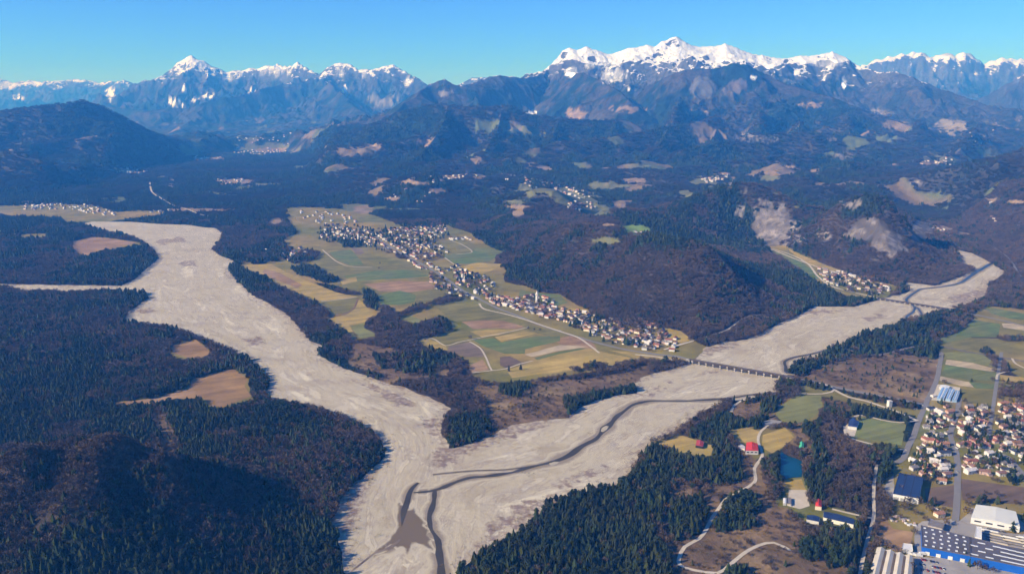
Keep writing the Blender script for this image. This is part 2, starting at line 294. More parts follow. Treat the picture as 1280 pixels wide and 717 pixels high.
# colour patches on the slopes: centre, radii, kind
T, GR, RK, SN, GB = (0.235,0.165,0.11), (0.13,0.13,0.065), (0.22,0.19,0.175), (0.9,0.9,0.9), (0.15,0.22,0.06)
PATCH = [(537,178,17,6,T),(467,183,14,5,T),(665,141,8,2,SN),(724,142,18,7,T),(784,136,24,5,T),(655,163,26,5,GR),(595,201,8,5,T),(648,201,8,4,GR),(670,210,16,6,T),(766,174,6,4,GR),(521,228,26,5,T),(564,221,20,5,T),(544,238,10,3,T),(598,221,8,3,T),(490,248,10,3,T),(440,258,18,7,GR),(457,263,16,5,T),
 (723,223,10,5,GR),(760,231,28,5,GR),(795,225,20,3.5,T),(660,233,24,10,GR),(643,252,14,3,GR),(643,258,16,3,T),(647,267,10,5,T),(721,248,28,8,GR),(700,240,24,7,GR),(745,262,30,8,GR),(774,257,10,5,T),(795,286,21,8,GB),(758,281,11,3,T),(756,300,17,4,GR),
 (879,111,14,14,(0.10,0.095,0.095)),(942,97,8,3,SN),(920,110,20,14,(0.11,0.09,0.085)),(1015,132,24,5,T),(870,141,17,4,T),(941,173,34,6,RK),(1048,195,18,5,RK),(1077,164,16,5,T),(1098,141,22,4,RK),(1043,174,10,2,RK),(1230,169,16,2.5,RK),(1172,198,26,9,GR),(1165,203,16,4,T),(978,213,24,8,T),(964,223,14,4,GR),(1018,215,7,3,T),(884,226,28,7,GR),(905,220,12,5,T),(858,240,12,8,GR),(1112,241,16,2.5,RK),(1145,229,9,2,RK),(1056,233,5,6,RK),(1190,158,20,10,(0.22,0.18,0.12)),(1240,249,10,3,T),(1273,147,8,4,RK),(1270,252,14,3,T),(213,127,7,2.5,SN),(225,129,6,3,SN),(243,124,7,2.2,SN),(259,120,9,2.6,SN),(231,110,3,5,SN),(313,113,5,1.8,SN),(345,86,24,6,SN),(284,96,6,4,SN),(424,92,7,4,SN),(431,112,3,6,SN),(456,92,5,8,SN),(510,100,6,6,SN),(10,106,14,4,SN),(44,104,8,2.5,SN),(22,122,7,2,SN),(137,116,6,7,SN),(768,95,14,9,SN),(752,80,22,6,SN),(785,112,3,8,SN),(712,90,7,7,SN),(1035,78,22,6,SN),(1030,97,2,7,SN),(1055,105,3,8,SN),
 (965,278,30,27,(0.13,0.11,0.10)),(1110,302,24,22,(0.12,0.10,0.09)),(1085,285,34,18,(0.10,0.085,0.078)),(1150,288,14,18,(0.12,0.105,0.1)),(930,236,6.2,5.0,RK),(913,230,6.2,5.0,RK),(960,262,30.0,16.2,RK),(924,265,8.8,7.5,RK),(977,283,32.5,12.5,RK),(991,301,17.5,7.5,RK),(967,296,21.2,8.8,RK),(1031,294,12.5,7.5,RK),(867,274,3,7,T),(904,277,8,3,T),
 (1068,255,10.0,6.2,RK),(1091,275,8.8,5.0,RK),(1110,267,6.2,6.2,RK),(1071,288,10.0,6.2,RK),(1113,305,20.0,17.5,RK),(1095,323,10.0,3.8,RK),(1059,294,10.0,3.8,RK),(1130,288,10.0,7.5,RK),(1145,284,7.5,11.2,RK),(1166,292,10.0,13.8,RK),(1054,253,7.5,3.8,RK),
 (165,213,27,4,T),(259,198,24,4,T),(329,186,42,7,GR),(340,188,24,4,T),(292,226,28,4,T),(480,125,18,10,(0.16,0.15,0.14)),(556,118,8,5,(0.2,0.18,0.17)),(1205,292,10,3,T),(1180,285,14,4,T),(215,225,5,12,RK),(250,262,60,2.5,T),(345,276,12,5,T)]

GRAVEL = [(101,280),(114,277),(161,277),(201,280),(235,281),(255,284),(269,285),(279,292),(274,302),(265,312),(275,319),(294,327),(285,337),(296,351),(316,369),(336,379),(356,391),(373,408),(386,425),(403,431),(398,443),(416,453),(430,460),(480,477),(504,484),(538,497),(563,510),(554,527),(554,544),(564,561),(588,554),(618,542),(638,531),(689,524),(712,522),(722,510),(742,502),(769,494),(793,492),(794,480),(800,472),(823,465),(849,459),(864,453),(871,447),(883,433),(909,427),(933,424),(951,417),(971,405),(994,396),(1018,383),(1065,383),(1099,374),(1119,369),(1139,364),(1125,352),(1169,357),(1196,347),(1205,345),(1219,337),(1203,331),(1196,312),(1213,316),(1233,326),(1243,332),(1256,339),(1253,347),(1236,356),(1232,373),(1215,380),(1184,387),(1163,393),(1156,397),(1134,400),(1118,407),(1098,413),(1084,416),(1067,423),(1048,433),(1018,447),(991,455),(986,468),(971,479),(969,491),(943,496),(926,500),(902,503),(900,510),(879,515),(869,524),(852,535),(840,544),(816,553),(800,571),(789,591),(776,596),(739,605),(716,611),(682,625),(655,652),(635,665),(598,682),(568,709),(540,760),(440,800),(424,690),(425,670),(412,655),(420,640),(440,605),(465,588),(478,570),(482,556),(470,538),(440,520),(400,506),(365,499),(330,492),(336,470),(312,444),(286,433),(255,421),(215,406),(181,401),(154,404),(160,390),(185,373),(181,366),(148,364),(101,365),(34,365),(0,359),(-90,360),(-90,355),(17,355),(67,356),(151,357),(168,349),(176,342),(198,323),(183,305),(158,294),(134,290)]
SHADOW_SIDE = {(470,538),(440,520),(400,506),(365,499),(330,492),(336,470),(312,444),(286,433),(255,421),(215,406),(181,401),(482,556),(655,652),(635,665),(598,682),(568,709),(716,611),(682,625),(739,605),(776,596)}
GRAVEL_W = np.array([G(a, b, 9 if (a, b) in SHADOW_SIDE else 0) for a, b in GRAVEL])
SCRUB = [   # low reddish willow scrub on the gravel bars
 [(682,612),(700,600),(756,578),(757,590),(720,605),(700,612)], [(575,720),(598,680),(610,655),(645,628),(690,618),(705,630),(655,652),(620,668)],
 [(572,560),(600,545),(690,526),(660,540),(600,562)], [(470,584),(462,605),(450,650),(430,668),(412,655),(420,640),(440,605)],
 [(170,386),(195,382),(196,390),(174,392)], [(300,423),(325,420),(334,430),(312,432)], [(226,327),(245,325),(247,333),(230,335)],
 [(874,450),(886,433),(926,426),(922,433),(883,446)], [(871,470),(890,461),(907,459),(895,467)], [(1180,372),(1230,360),(1230,372),(1214,379),(1190,384)],
 [(1075,398),(1105,391),(1110,396),(1085,402)], [(1006,388),(1060,386),(1058,390),(1000,394)], [(470,488),(500,490),(520,505),(500,512),(482,500)], [(520,520),(552,520),(552,545),(535,545)],
 [(535,560),(565,562),(590,556),(560,585),(535,590)], [(760,510),(790,500),(850,470),(860,465),(800,506)], [(840,545),(852,535),(870,523),(866,518),(845,530),(815,550)],
 [(190,300),(230,296),(235,302),(200,306)], [(185,275),(205,275),(205,279),(187,280)], [(430,470),(470,482),(500,495),(480,495),(440,478)]]

BROWN = [[(150,402),(215,404),(330,445),(345,475),(330,492),(300,480),(268,445),(205,470),(160,440)],[(375,500),(440,520),(478,545),(470,585),(430,600),(400,560),(380,530)],[(262,606),(330,600),(345,650),(290,660)],[(90,480),(150,455),(215,470),(200,495),(130,500)],[(10,425),(70,430),(80,455),(20,460)],[(110,385),(150,395),(170,430),(140,450),(110,420)],[(30,520),(100,515),(110,540),(50,545)]]
def classify(x, y, z, fine=True):
    """colour, openness, conifer share for ground points"""
    nx = fbm(x, y, 90, 3, 201); ny = fbm(x, y, 90, 3, 202)
    px, py = PX(x, y, z)
    nz = fbm(x, y, 260, 5, 203) * np.clip(y / 4000, 0.5, 1) + 0.5 * fbm(x, y, 60, 3, 204)
    # wobble so that hand-surveyed outlines get natural edges
    s = np.clip(1800 / np.maximum(y, 600), 0.6, 2.0)
    qx = px + nx * 5.5 * s; qy = py + ny * 2.6 * s
    kind = fbm(x, y, 520, 3, 210) * 0.9 + fbm(x, y, 110, 3, 220) * 0.7
    con = np.clip(0.42 + 1.7 * kind, 0.0, 1.0)
    far = (py < 300)
    con = np.where(far, np.clip(con + 0.10, 0, 1), con)
    right = sstep(1020, 1150, px) * (py < 420)
    con = con * (1 - 0.5 * right)
    hill = in_poly(px, py, [(600,300),(720,300),(900,300),(1010,380),(870,440),(700,380)])
    con = np.where(hill, np.clip(con * 0.9 + 0.2 * (340 - py) / 60, 0, 1), con)
    op = np.zeros(x.shape); sp = np.zeros(x.shape, bool)
    for P in OPEN: op[in_poly(qx, qy, P)] = 1
    for P in SPARSE:
        m = in_poly(qx, qy, P); sp |= m; con[m] *= 0.6
    for P in CONIFER:
        m = in_poly(qx, qy, P); con[m] = np.clip(con[m] * (0.75 if P[0][0] in (0, 115, 200, 400, 463) else 0.4) + (0.42 if P[0][0] in (0, 115, 200, 400, 463) else 0.72), 0, 1); sp[m] = False
    for P in BROWN:
        m = in_poly(px + nx * 22 * s, py + ny * 12 * s, P); con[m] = con[m] * 0.58
    for P in WOODS:
        m = in_poly(qx, qy, P); op[m] = 0; sp[m] = False
    c_con = np.array((0.010, 0.022, 0.018)); c_bare = np.where((y > 3000)[..., None], np.array((0.052, 0.045, 0.038)), np.array((0.066, 0.048, 0.040)))
    c = con[..., None]; c = c * c * (3 - 2 * c)
    col = c_bare * (1 - c) + c_con * c
    v = (1 + 0.35 * fbm(x, y, 60, 3, 230))[..., None]
    scr = np.array((0.16, 0.105, 0.062)) + np.clip(fbm(x, y, 80, 3, 240), 0, 1)[..., None] * np.array((0.16, 0.12, 0.05))
    col = np.where(sp[..., None], scr, col)
    opc = np.array((0.205, 0.165, 0.048)) + fbm(x, y, 240, 2, 250)[..., None] * np.array((0.09, 0.035, 0.02))
    col = np.where((op > 0)[..., None], opc, col)
    mead = np.zeros(x.shape); rk = np.zeros(x.shape)
    for a, b, rx, ry, cc in PATCH:
        e = ((qx - a) / rx) ** 2 + ((qy - b) / ry) ** 2
        e = e + 0.5 * nx + (1.5 if b < 250 else 0.9) * nz + 0.1
        m = e < 1
        if m.any():
            f = sstep(1.0, 0.7, e)[..., None]
            if cc is RK: f = f * np.clip(0.72 + 2.2 * fbm(x, y, 22, 4, 260)[..., None], 0, 1); rk = np.maximum(rk, f[..., 0])
            col = col * (1 - f) + np.array(cc) * f
            mead = np.maximum(mead, f[..., 0])
    # random small clearings on the wooded slopes
    rc = fbm(x, y, 420, 3, 270)
    m = sstep(0.40, 0.46, rc + 0.25 * nz) * (py > 150) * (py < 262) * (1 - (op > 0))
    gc_ = sstep(-0.1, 0.15, fbm(x, y, 900, 2, 271))[..., None]
    col = col * (1 - m[..., None]) + (np.array((0.17, 0.125, 0.08)) * (1 - gc_) + np.array((0.105, 0.12, 0.05)) * gc_) * m[..., None]
    mead = np.maximum(mead, m)
    classify.rock = rk
    return col * v, op, sp, con, mead

# ------------------------------------------------------------------ object helpers
COL = scene.collection
def link(o): COL.objects.link(o); return o
def mesh(name, V, F, mats=(), smooth=False):
    me = bpy.data.meshes.new(name)
    V = np.asarray(V, np.float32)
    if isinstance(F, np.ndarray):
        n, k = F.shape
        me.vertices.add(len(V)); me.vertices.foreach_set('co', V.ravel())
        me.loops.add(n * k); me.loops.foreach_set('vertex_index', F.ravel().astype(np.int32))
        me.polygons.add(n); me.polygons.foreach_set('loop_start', np.arange(0, n * k, k, dtype=np.int32))
        me.update(calc_edges=True)
    else:
        me.from_pydata([tuple(map(float, v)) for v in V], [], F)
    for m in mats: me.materials.append(m)
    me.polygons.foreach_set('use_smooth', np.full(len(me.polygons), smooth))
    me.update()
    return me
def obj(name, me, parent=None, loc=None, rz=0):
    o = link(bpy.data.objects.new(name, me))
    if parent: o.parent = parent
    if loc is not None: o.location = loc
    if rz: o.rotation_euler.z = rz
    return o
def tag(o, label=None, cat=None, group=None, kind=None):
    if label: o['label'] = label
    if cat: o['category'] = cat
    if group: o['group'] = group
    if kind: o['kind'] = kind
    return o
def empty(name, loc, rz=0):
    o = link(bpy.data.objects.new(name, None)); o.location = loc; o.rotation_euler.z = rz
    o.empty_display_size = 2
    return o

# ------------------------------------------------------------------ materials
def mat(name, col, rough=0.9, var=0.25, scale=0.05, bump=0.0, bscale=0.3, spec=0.2, col2=None, scale2=None, rand=0.0, metal=0.0):
    m = bpy.data.materials.new(name); m.use_nodes = True
    N = m.node_tree.nodes; L = m.node_tree.links; b = N['Principled BSDF']
    b.inputs['Roughness'].default_value = rough; b.inputs['Specular IOR Level'].default_value = spec; b.inputs['Metallic'].default_value = metal
    geo = N.new('ShaderNodeNewGeometry'); n = N.new('ShaderNodeTexNoise')
    n.inputs['Scale'].default_value = scale; n.inputs['Detail'].default_value = 6; n.inputs['Roughness'].default_value = 0.65
    L.new(geo.outputs['Position'], n.inputs['Vector'])
    ramp = N.new('ShaderNodeMapRange'); ramp.inputs[1].default_value = 0.3; ramp.inputs[2].default_value = 0.7
    ramp.inputs[3].default_value = 1 - var; ramp.inputs[4].default_value = 1 + var
    L.new(n.outputs[0], ramp.inputs[0])
    mul = N.new('ShaderNodeVectorMath'); mul.operation = 'SCALE'
    if col2:
        n2 = N.new('ShaderNodeTexNoise'); n2.inputs['Scale'].default_value = scale2 or scale * 0.3; n2.inputs['Detail'].default_value = 4
        L.new(geo.outputs['Position'], n2.inputs['Vector'])
        r2 = N.new('ShaderNodeMapRange'); r2.inputs[1].default_value = 0.42; r2.inputs[2].default_value = 0.58; L.new(n2.outputs[0], r2.inputs[0])
        mx = N.new('ShaderNodeMix'); mx.data_type = 'RGBA'; mx.inputs[6].default_value = (*col, 1); mx.inputs[7].default_value = (*col2, 1)
        L.new(r2.outputs[0], mx.inputs[0]); L.new(mx.outputs[2], mul.inputs[0])
    else:
        mul.inputs[0].default_value = col
    L.new(ramp.outputs[0], mul.inputs['Scale'])
    out = mul
    if rand:
        oi = N.new('ShaderNodeObjectInfo'); rr = N.new('ShaderNodeMapRange'); rr.inputs[3].default_value = 1 - rand; rr.inputs[4].default_value = 1 + rand
        L.new(oi.outputs['Random'], rr.inputs[0]); m2 = N.new('ShaderNodeVectorMath'); m2.operation = 'SCALE'
        L.new(mul.outputs[0], m2.inputs[0]); L.new(rr.outputs[0], m2.inputs['Scale']); out = m2
    L.new(out.outputs[0], b.inputs['Base Color'])
    if bump:
        n3 = N.new('ShaderNodeTexNoise'); n3.inputs['Scale'].default_value = bscale; n3.inputs['Detail'].default_value = 5
        L.new(geo.outputs['Position'], n3.inputs['Vector']); bp = N.new('ShaderNodeBump'); bp.inputs['Distance'].default_value = bump; bp.inputs['Strength'].default_value = 1
        L.new(n3.outputs[0], bp.inputs['Height']); L.new(bp.outputs[0], b.inputs['Normal'])
    return m

def terrain_material():
    m = bpy.data.materials.new('land'); m.use_nodes = True
    N = m.node_tree.nodes; L = m.node_tree.links; b = N['Principled BSDF']
    b.inputs['Roughness'].default_value = 0.95; b.inputs['Specular IOR Level'].default_value = 0.1
    geo = N.new('ShaderNodeNewGeometry')
    at = N.new('ShaderNodeAttribute'); at.attribute_name = 'land'
    sn = N.new('ShaderNodeAttribute'); sn.attribute_name = 'snow'
    fo = N.new('ShaderNodeAttribute'); fo.attribute_name = 'forest'
    def noise(s, d=5, r=0.6):
        n = N.new('ShaderNodeTexNoise'); n.inputs['Scale'].default_value = s; n.inputs['Detail'].default_value = d; n.inputs['Roughness'].default_value = r
        L.new(geo.outputs['Position'], n.inputs['Vector']); return n
    def rng(src, a, b_, c, d):
        r = N.new('ShaderNodeMapRange'); r.inputs[1].default_value = a; r.inputs[2].default_value = b_; r.inputs[3].default_value = c; r.inputs[4].default_value = d
        L.new(src, r.inputs[0]); return r.outputs[0]
    def math_(op, a, b_):
        n = N.new('ShaderNodeMath'); n.operation = op
        for i, s in enumerate((a, b_)):
            if isinstance(s, (int, float)): n.inputs[i].default_value = s
            else: L.new(s, n.inputs[i])
        return n.outputs[0]
    n1 = noise(0.035, 7, 0.7); n2 = noise(0.006, 6, 0.65)
    # mottling: strong in woodland, weak in meadow
    f1 = rng(n1.outputs[0], 0.32, 0.68, 0.45, 1.6)
    f2 = rng(n2.outputs[0], 0.35, 0.65, 0.75, 1.3)
    mot = math_('MULTIPLY', f1, f2)
    mx = N.new('ShaderNodeMix'); mx.data_type = 'FLOAT'; L.new(fo.outputs['Fac'], mx.inputs[0]); 
    soft = rng(n1.outputs[0], 0.3, 0.7, 0.82, 1.18); L.new(soft, mx.inputs[2]); L.new(mot, mx.inputs[3])
    sc = N.new('ShaderNodeVectorMath'); sc.operation = 'SCALE'; L.new(at.outputs['Color'], sc.inputs[0]); L.new(mx.outputs[0], sc.inputs['Scale'])
    # bare rock and snow high up
    n3 = noise(0.004, 8, 0.72); n4 = noise(0.02, 6, 0.7)
    sw = math_('ADD', sn.outputs['Fac'], rng(n3.outputs[0], 0.3, 0.7, -0.8, 0.8))
    sw = math_('ADD', sw, rng(n4.outputs[0], 0.3, 0.7, -0.62, 0.62))
    rockf = rng(sw, -0.6, 0.1, 0, 0.7)
    rock = N.new('ShaderNodeMix'); rock.data_type = 'RGBA'; L.new(rockf, rock.inputs[0]); L.new(sc.outputs[0], rock.inputs[6])
    rc = N.new('ShaderNodeVectorMath'); rc.operation = 'SCALE'; rc.inputs[0].default_value = (0.12, 0.12, 0.125); L.new(f1, rc.inputs['Scale']); L.new(rc.outputs[0], rock.inputs[7])
    stp = N.new('ShaderNodeSeparateXYZ'); L.new(geo.outputs['Normal'], stp.inputs[0])
    sw = math_('ADD', sw, rng(stp.outputs[2], 0.55, 0.88, -1.5, 0.15))
    snowf = rng(sw, 0.18, 0.30, 0, 1)
    sm = N.new('ShaderNodeMix'); sm.data_type = 'RGBA'; L.new(snowf, sm.inputs[0]); L.new(rock.outputs[2], sm.inputs[6]); sm.inputs[7].default_value = (0.80, 0.79, 0.78, 1)
    L.new(sm.outputs[2], b.inputs['Base Color'])
    bp = N.new('ShaderNodeBump'); bp.inputs['Strength'].default_value = 1.0
    dist = rng(fo.outputs['Fac'], 0, 1, 0.5, 14.0); L.new(dist, bp.inputs['Distance'])
    L.new(n1.outputs[0], bp.inputs['Height'])
    bp2 = N.new('ShaderNodeBump'); bp2.inputs['Strength'].default_value = 1.0
    d2 = rng(sn.outputs['Fac'], -2.0, 0.5, 0, 45.0); L.new(d2, bp2.inputs['Distance']); L.new(n3.outputs[0], bp2.inputs['Height']); L.new(bp.outputs[0], bp2.inputs['Normal'])
    L.new(bp2.outputs[0], b.inputs['Normal'])
    return m
M_LAND = terrain_material()

# ------------------------------------------------------------------ terrain mesh
NA = 1180
ang = np.concatenate([np.linspace(-62, -38, 60, endpoint=False), np.linspace(-38, 38, NA - 120), np.linspace(38, 62, 61)[1:]]) * math.pi / 180
rad = np.concatenate([np.exp(np.linspace(math.log(a_), math.log(b_), n_, endpoint=False)) for a_, b_, n_ in ((240, 640, 40), (640, 2000, 190), (2000, 6200, 300), (6200, 10500, 270), (10500, 24000, 150), (24000, 42000, 20))] + [[42000.0]])
NR = len(rad)
AA, RR = np.meshgrid(ang, rad)
TX = RR * np.sin(AA); TY = RR * np.cos(AA)
TH, TC = height(TX, TY, True)
def hq(x, y):
    x = np.asarray(x, float); y = np.asarray(y, float)
    a = np.arctan2(x, y); r = np.hypot(x, y)
    fi = np.interp(a, ang, np.arange(NA)); fr_ = np.interp(r, rad, np.arange(NR))
    i = np.clip(fi.astype(int), 0, NA - 2); j = np.clip(fr_.astype(int), 0, NR - 2); u = fi - i; v = fr_ - j
    return (TH[j, i] * (1 - u) + TH[j, i + 1] * u) * (1 - v) + (TH[j + 1, i] * (1 - u) + TH[j + 1, i + 1] * u) * v
TCOL, TOP, TSP, TCON, TMEAD = classify(TX, TY, TH)
names = [c[0] for c in CRESTS]
SNOWLINE = {'far_range': 800.0, 'pyramid_mountain': 820.0, 'snowy_range': 690.0}
snow = np.full(TX.shape, -3.0)
for k, nm in enumerate(names):
    if nm in SNOWLINE:
        m = TC == k
        snow[m] = (TH[m] - SNOWLINE[nm]) / (190.0 if nm == 'snowy_range' else 300.0)
snow = np.clip(snow, -3, 1.6)
forest = np.clip((1 - TOP) * (1 - np.where(classify.rock > 0.15, 0.15, TMEAD)), 0, 1) * np.where(TSP, 0.3, 1)
GROUPS = {'valley_ground': ('ground', None), 'left_mountain': 'left_mountain', }
cls_name = np.array(names + ['valley_ground'])
fc = TC[:-1, :-1].copy(); fc[(TH[:-1, :-1] < 0.5) | (fc < 0)] = -1
order = ['valley_ground', 'left_mountain', 'foothill', 'wooded_hill', 'rocky_hill', 'right_slope', 'front_mountain', 'snowy_range', 'pyramid_mountain', 'far_range']
lab = {'front_mountain': 'dark wooded mountains directly in front of the snowy range', 'valley_ground': 'flat valley floor of scrub, meadow and woodland ground', 'left_mountain': 'dark wooded mountain at the left edge', 'foothill': 'broad wooded foothills with pale clearings below the snowy range',
       'wooded_hill': 'dark wooded hill between the strip village and the right river', 'rocky_hill': 'two wooded hills with bare pale rock faces behind the right river', 'right_slope': 'wooded slope at the right edge above the river',
       'snowy_range': 'long snow covered mountain range right of centre', 'pyramid_mountain': 'pyramid shaped snowy mountain and its range on the left', 'far_range': 'distant pale snowy mountains on the horizon'}
oname = {'front_mountain': 'wooded_mountains', 'valley_ground': 'ground', 'left_mountain': 'wooded_mountain', 'foothill': 'foothills', 'wooded_hill': 'wooded_hill', 'rocky_hill': 'rocky_hills', 'right_slope': 'wooded_slope', 'snowy_range': 'snowy_mountains', 'pyramid_mountain': 'pyramid_mountain', 'far_range': 'distant_mountains'}
nmi = np.array([order.index(n) for n in names] + [0])
fg = nmi[fc]
vid = np.arange(NR * NA).reshape(NR, NA)
quads = np.stack([vid[:-1, :-1], vid[:-1, 1:], vid[1:, 1:], vid[1:, :-1]], -1)
co = np.stack([TX, TY, TH], -1).reshape(-1, 3)
# smooth normals taken from the whole sheet so that the pieces meet without a seam
dr = np.gradient(co.reshape(NR, NA, 3), axis=0); da = np.gradient(co.reshape(NR, NA, 3), axis=1)
NRM = np.cross(da, dr); NRM /= np.linalg.norm(NRM, axis=-1, keepdims=True); NRM[NRM[..., 2] < 0] *= -1; NRM = NRM.reshape(-1, 3)
for gi, nm in enumerate(order):
    q = quads[fg == gi]
    if len(q) == 0: continue
    used, inv = np.unique(q.ravel(), return_inverse=True)
    me = mesh(oname[nm], co[used], inv.reshape(q.shape), [M_LAND], smooth=True)
    a = me.attributes.new('land', 'FLOAT_COLOR', 'POINT')
    cc = np.ones((len(used), 4), np.float32); cc[:, :3] = TCOL.reshape(-1, 3)[used]; a.data.foreach_set('color', cc.ravel())
    a = me.attributes.new('snow', 'FLOAT', 'POINT'); a.data.foreach_set('value', snow.ravel()[used].astype(np.float32))
    a = me.attributes.new('forest', 'FLOAT', 'POINT'); a.data.foreach_set('value', forest.ravel()[used].astype(np.float32))
    me.normals_split_custom_set_from_vertices(NRM[used].tolist())
    tag(obj(oname[nm], me), lab[nm], None, None, 'structure')

# ------------------------------------------------------------------ draped sheets and ribbons
def world_poly(poly, z=0): return [G(a, b, z) for a, b in poly]
def drape(name, wp, m, off, spacing=60, label=None, kind='structure', smooth_edge=True, jitter=0.0):
    wp = np.asarray(wp, float)
    # resample outline with a little wander
    out = []
    n = len(wp)
    for i in range(n):
        a = wp[i]; b = wp[(i + 1) % n]; L = np.hypot(*(b - a)); k = max(1, int(L / (spacing * 0.5)))
        for j in range(k): out.append(a + (b - a) * j / k)
    out = np.array(out)
    if jitter:
        out[:, 0] += jitter * pn(out[:, 0] / (jitter * 5), out[:, 1] / (jitter * 5), 301)
        out[:, 1] += jitter * pn(out[:, 0] / (jitter * 5), out[:, 1] / (jitter * 5), 302)
    x0, y0 = out.min(0); x1, y1 = out.max(0)
    gx, gy = np.meshgrid(np.arange(x0, x1, spacing), np.arange(y0, y1, spacing)); gx = gx.ravel(); gy = gy.ravel()
    k = in_poly(gx, gy, out)
    if k.any():
        k &= dist_poly(gx, gy, out) > spacing * 0.3
    pts = [Vector(p) for p in out] + [Vector((a, b)) for a, b in zip(gx[k], gy[k])]
    edges = [(i, (i + 1) % len(out)) for i in range(len(out))]
    v, e, f, *_ = delaunay_2d_cdt(pts, edges, [list(range(len(out)))], 1, 1e-4)
    v = np.array([tuple(p) for p in v]); z = hq(v[:, 0], v[:, 1]) + off
    F = []
    for t in f:
        a, b, c = (v[i] for i in t[:3])
        F.append(t if (b[0] - a[0]) * (c[1] - a[1]) - (b[1] - a[1]) * (c[0] - a[0]) > 0 else t[::-1])
    me = mesh(name, np.column_stack([v, z]), F, [m], smooth=True)
    o = obj(name, me); tag(o, label, None, None, kind)
    return o, v
def smooth_line(P, step):
    P = np.asarray(P, float); out = []
    n = len(P)
    for i in range(n - 1):
        p0 = P[max(i - 1, 0)]; p1 = P[i]; p2 = P[i + 1]; p3 = P[min(i + 2, n - 1)]
        k = max(2, int(np.hypot(*(p2[:2] - p1[:2])) / step))
        for j in range(k):
            t = j / k
            out.append(0.5 * ((2 * p1) + (-p0 + p2) * t + (2 * p0 - 5 * p1 + 4 * p2 - p3) * t * t + (-p0 + 3 * p1 - 3 * p2 + p3) * t ** 3))
    out.append(P[-1]); return np.array(out)
def ribbon(name, pts, width, m, off, label=None, kind='structure', step=12, rough=0.0, flat=False, _inner=False):
    """pts in photo pixels (x, y[, width m]); becomes a strip lying on the land"""
    P = np.array([(*G(p[0], p[1]), p[2] if len(p) > 2 else width) for p in pts])
    if name == 'river': P[:, 2] *= 0.66
    P = smooth_line(P, step)
    if name == 'river' and not _inner: margin(pts, width, off)
    d = np.gradient(P[:, :2], axis=0); d /= np.linalg.norm(d, axis=1)[:, None] + 1e-9
    nrm = np.stack([-d[:, 1], d[:, 0]], 1); hw = P[:, 2] / 2
    w1 = hw.copy(); w2 = hw.copy()
    if rough:
        s = np.arange(len(P)) * step
        w1 = hw * (1 + rough * pn(s / 45.0, s * 0 + 3.3, 401)); w2 = hw * (1 + rough * pn(s / 38.0, s * 0 + 9.1, 402))
    A = P[:, :2] + nrm * w1[:, None]; B = P[:, :2] - nrm * w2[:, None]
    n = len(P); V = np.zeros((2 * n, 3)); V[:n, :2] = A; V[n:, :2] = B
    if flat: V[:, 2] = off
    else:
        V[:, 2] = hq(V[:, 0], V[:, 1]); zz = np.maximum(V[:n, 2], V[n:, 2]); V[:n, 2] = zz + off; V[n:, 2] = zz + off
    i = np.arange(n - 1); F = np.stack([i + n, i + n + 1, i + 1, i], 1)
    o = obj(name, mesh(name, V, F, [m], smooth=True)); tag(o, label, None, None, kind)
    return o

def soft_mat(name, c1, c2, rough, spec=0.3):
    m = bpy.data.materials.new(name); m.use_nodes = True; N = m.node_tree.nodes; L = m.node_tree.links; b = N['Principled BSDF']
    b.inputs['Roughness'].default_value = rough; b.inputs['Specular IOR Level'].default_value = spec
    at = N.new('ShaderNodeAttribute'); at.attribute_name = 'fade'; g = N.new('ShaderNodeNewGeometry'); n = N.new('ShaderNodeTexNoise'); n.inputs['Scale'].default_value = 0.11; n.inputs['Detail'].default_value = 5; n.inputs['Roughness'].default_value = 0.7
    L.new(g.outputs['Position'], n.inputs['Vector']); ad = N.new('ShaderNodeMath'); ad.operation = 'ADD'; L.new(at.outputs['Fac'], ad.inputs[0]); L.new(n.outputs[0], ad.inputs[1])
    r = N.new('ShaderNodeMapRange'); r.inputs[1].default_value = 0.72; r.inputs[2].default_value = 1.25; L.new(ad.outputs[0], r.inputs[0])
    mx = N.new('ShaderNodeMix'); mx.data_type = 'RGBA'; mx.inputs[6].default_value = (*c1, 1); mx.inputs[7].default_value = (*c2, 1); L.new(r.outputs[0], mx.inputs[0]); L.new(mx.outputs[2], b.inputs['Base Color'])
    return m
M_DAMP = soft_mat('damp_gravel', (0.48, 0.41, 0.285), (0.27, 0.215, 0.15), 0.8)
_mg = [0]
def margin(pts, width, off):
    P = np.array([(*G(p[0], p[1]), (p[2] if len(p) > 2 else width)) for p in pts]); P = smooth_line(P, 7)
    d = np.gradient(P[:, :2], axis=0); d /= np.linalg.norm(d, axis=1)[:, None] + 1e-9; nr = np.stack([-d[:, 1], d[:, 0]], 1); n = len(P); sa = np.arange(n) * 7.0
    _mg[0] += 1; V = []; fd = []
    for k, (u, f_) in enumerate(((-1.9, 0), (-0.9, 0.9), (0, 1), (0.9, 0.9), (1.9, 0))):
        w_ = P[:, 2] * 0.5 * (1 + 0.5 * pn(sa / 40, sa * 0 + k * 5.1 + _mg[0], 411)) + (2.0 if k in (0, 4) else 0)
        q = P[:, :2] + nr * (u * w_)[:, None]; V.append(np.column_stack([q, np.full(n, 0.165 + 0.004 * _mg[0])])); fd.append(np.full(n, f_))
    V = np.concatenate(V); i = np.arange(n - 1); F = np.concatenate([np.stack([k * n + i, k * n + i + 1, (k + 1) * n + i + 1, (k + 1) * n + i], 1) for k in range(4)])
    me = mesh('damp_margin', V, F, [M_DAMP], smooth=True)
    if me.polygons[0].normal.z < 0: me.flip_normals()
    a = me.attributes.new('fade', 'FLOAT', 'POINT'); a.data.foreach_set('value', np.concatenate(fd).astype(np.float32))
    tag(obj('damp_margin', me), 'damp darker gravel along the water', None, None, 'structure')
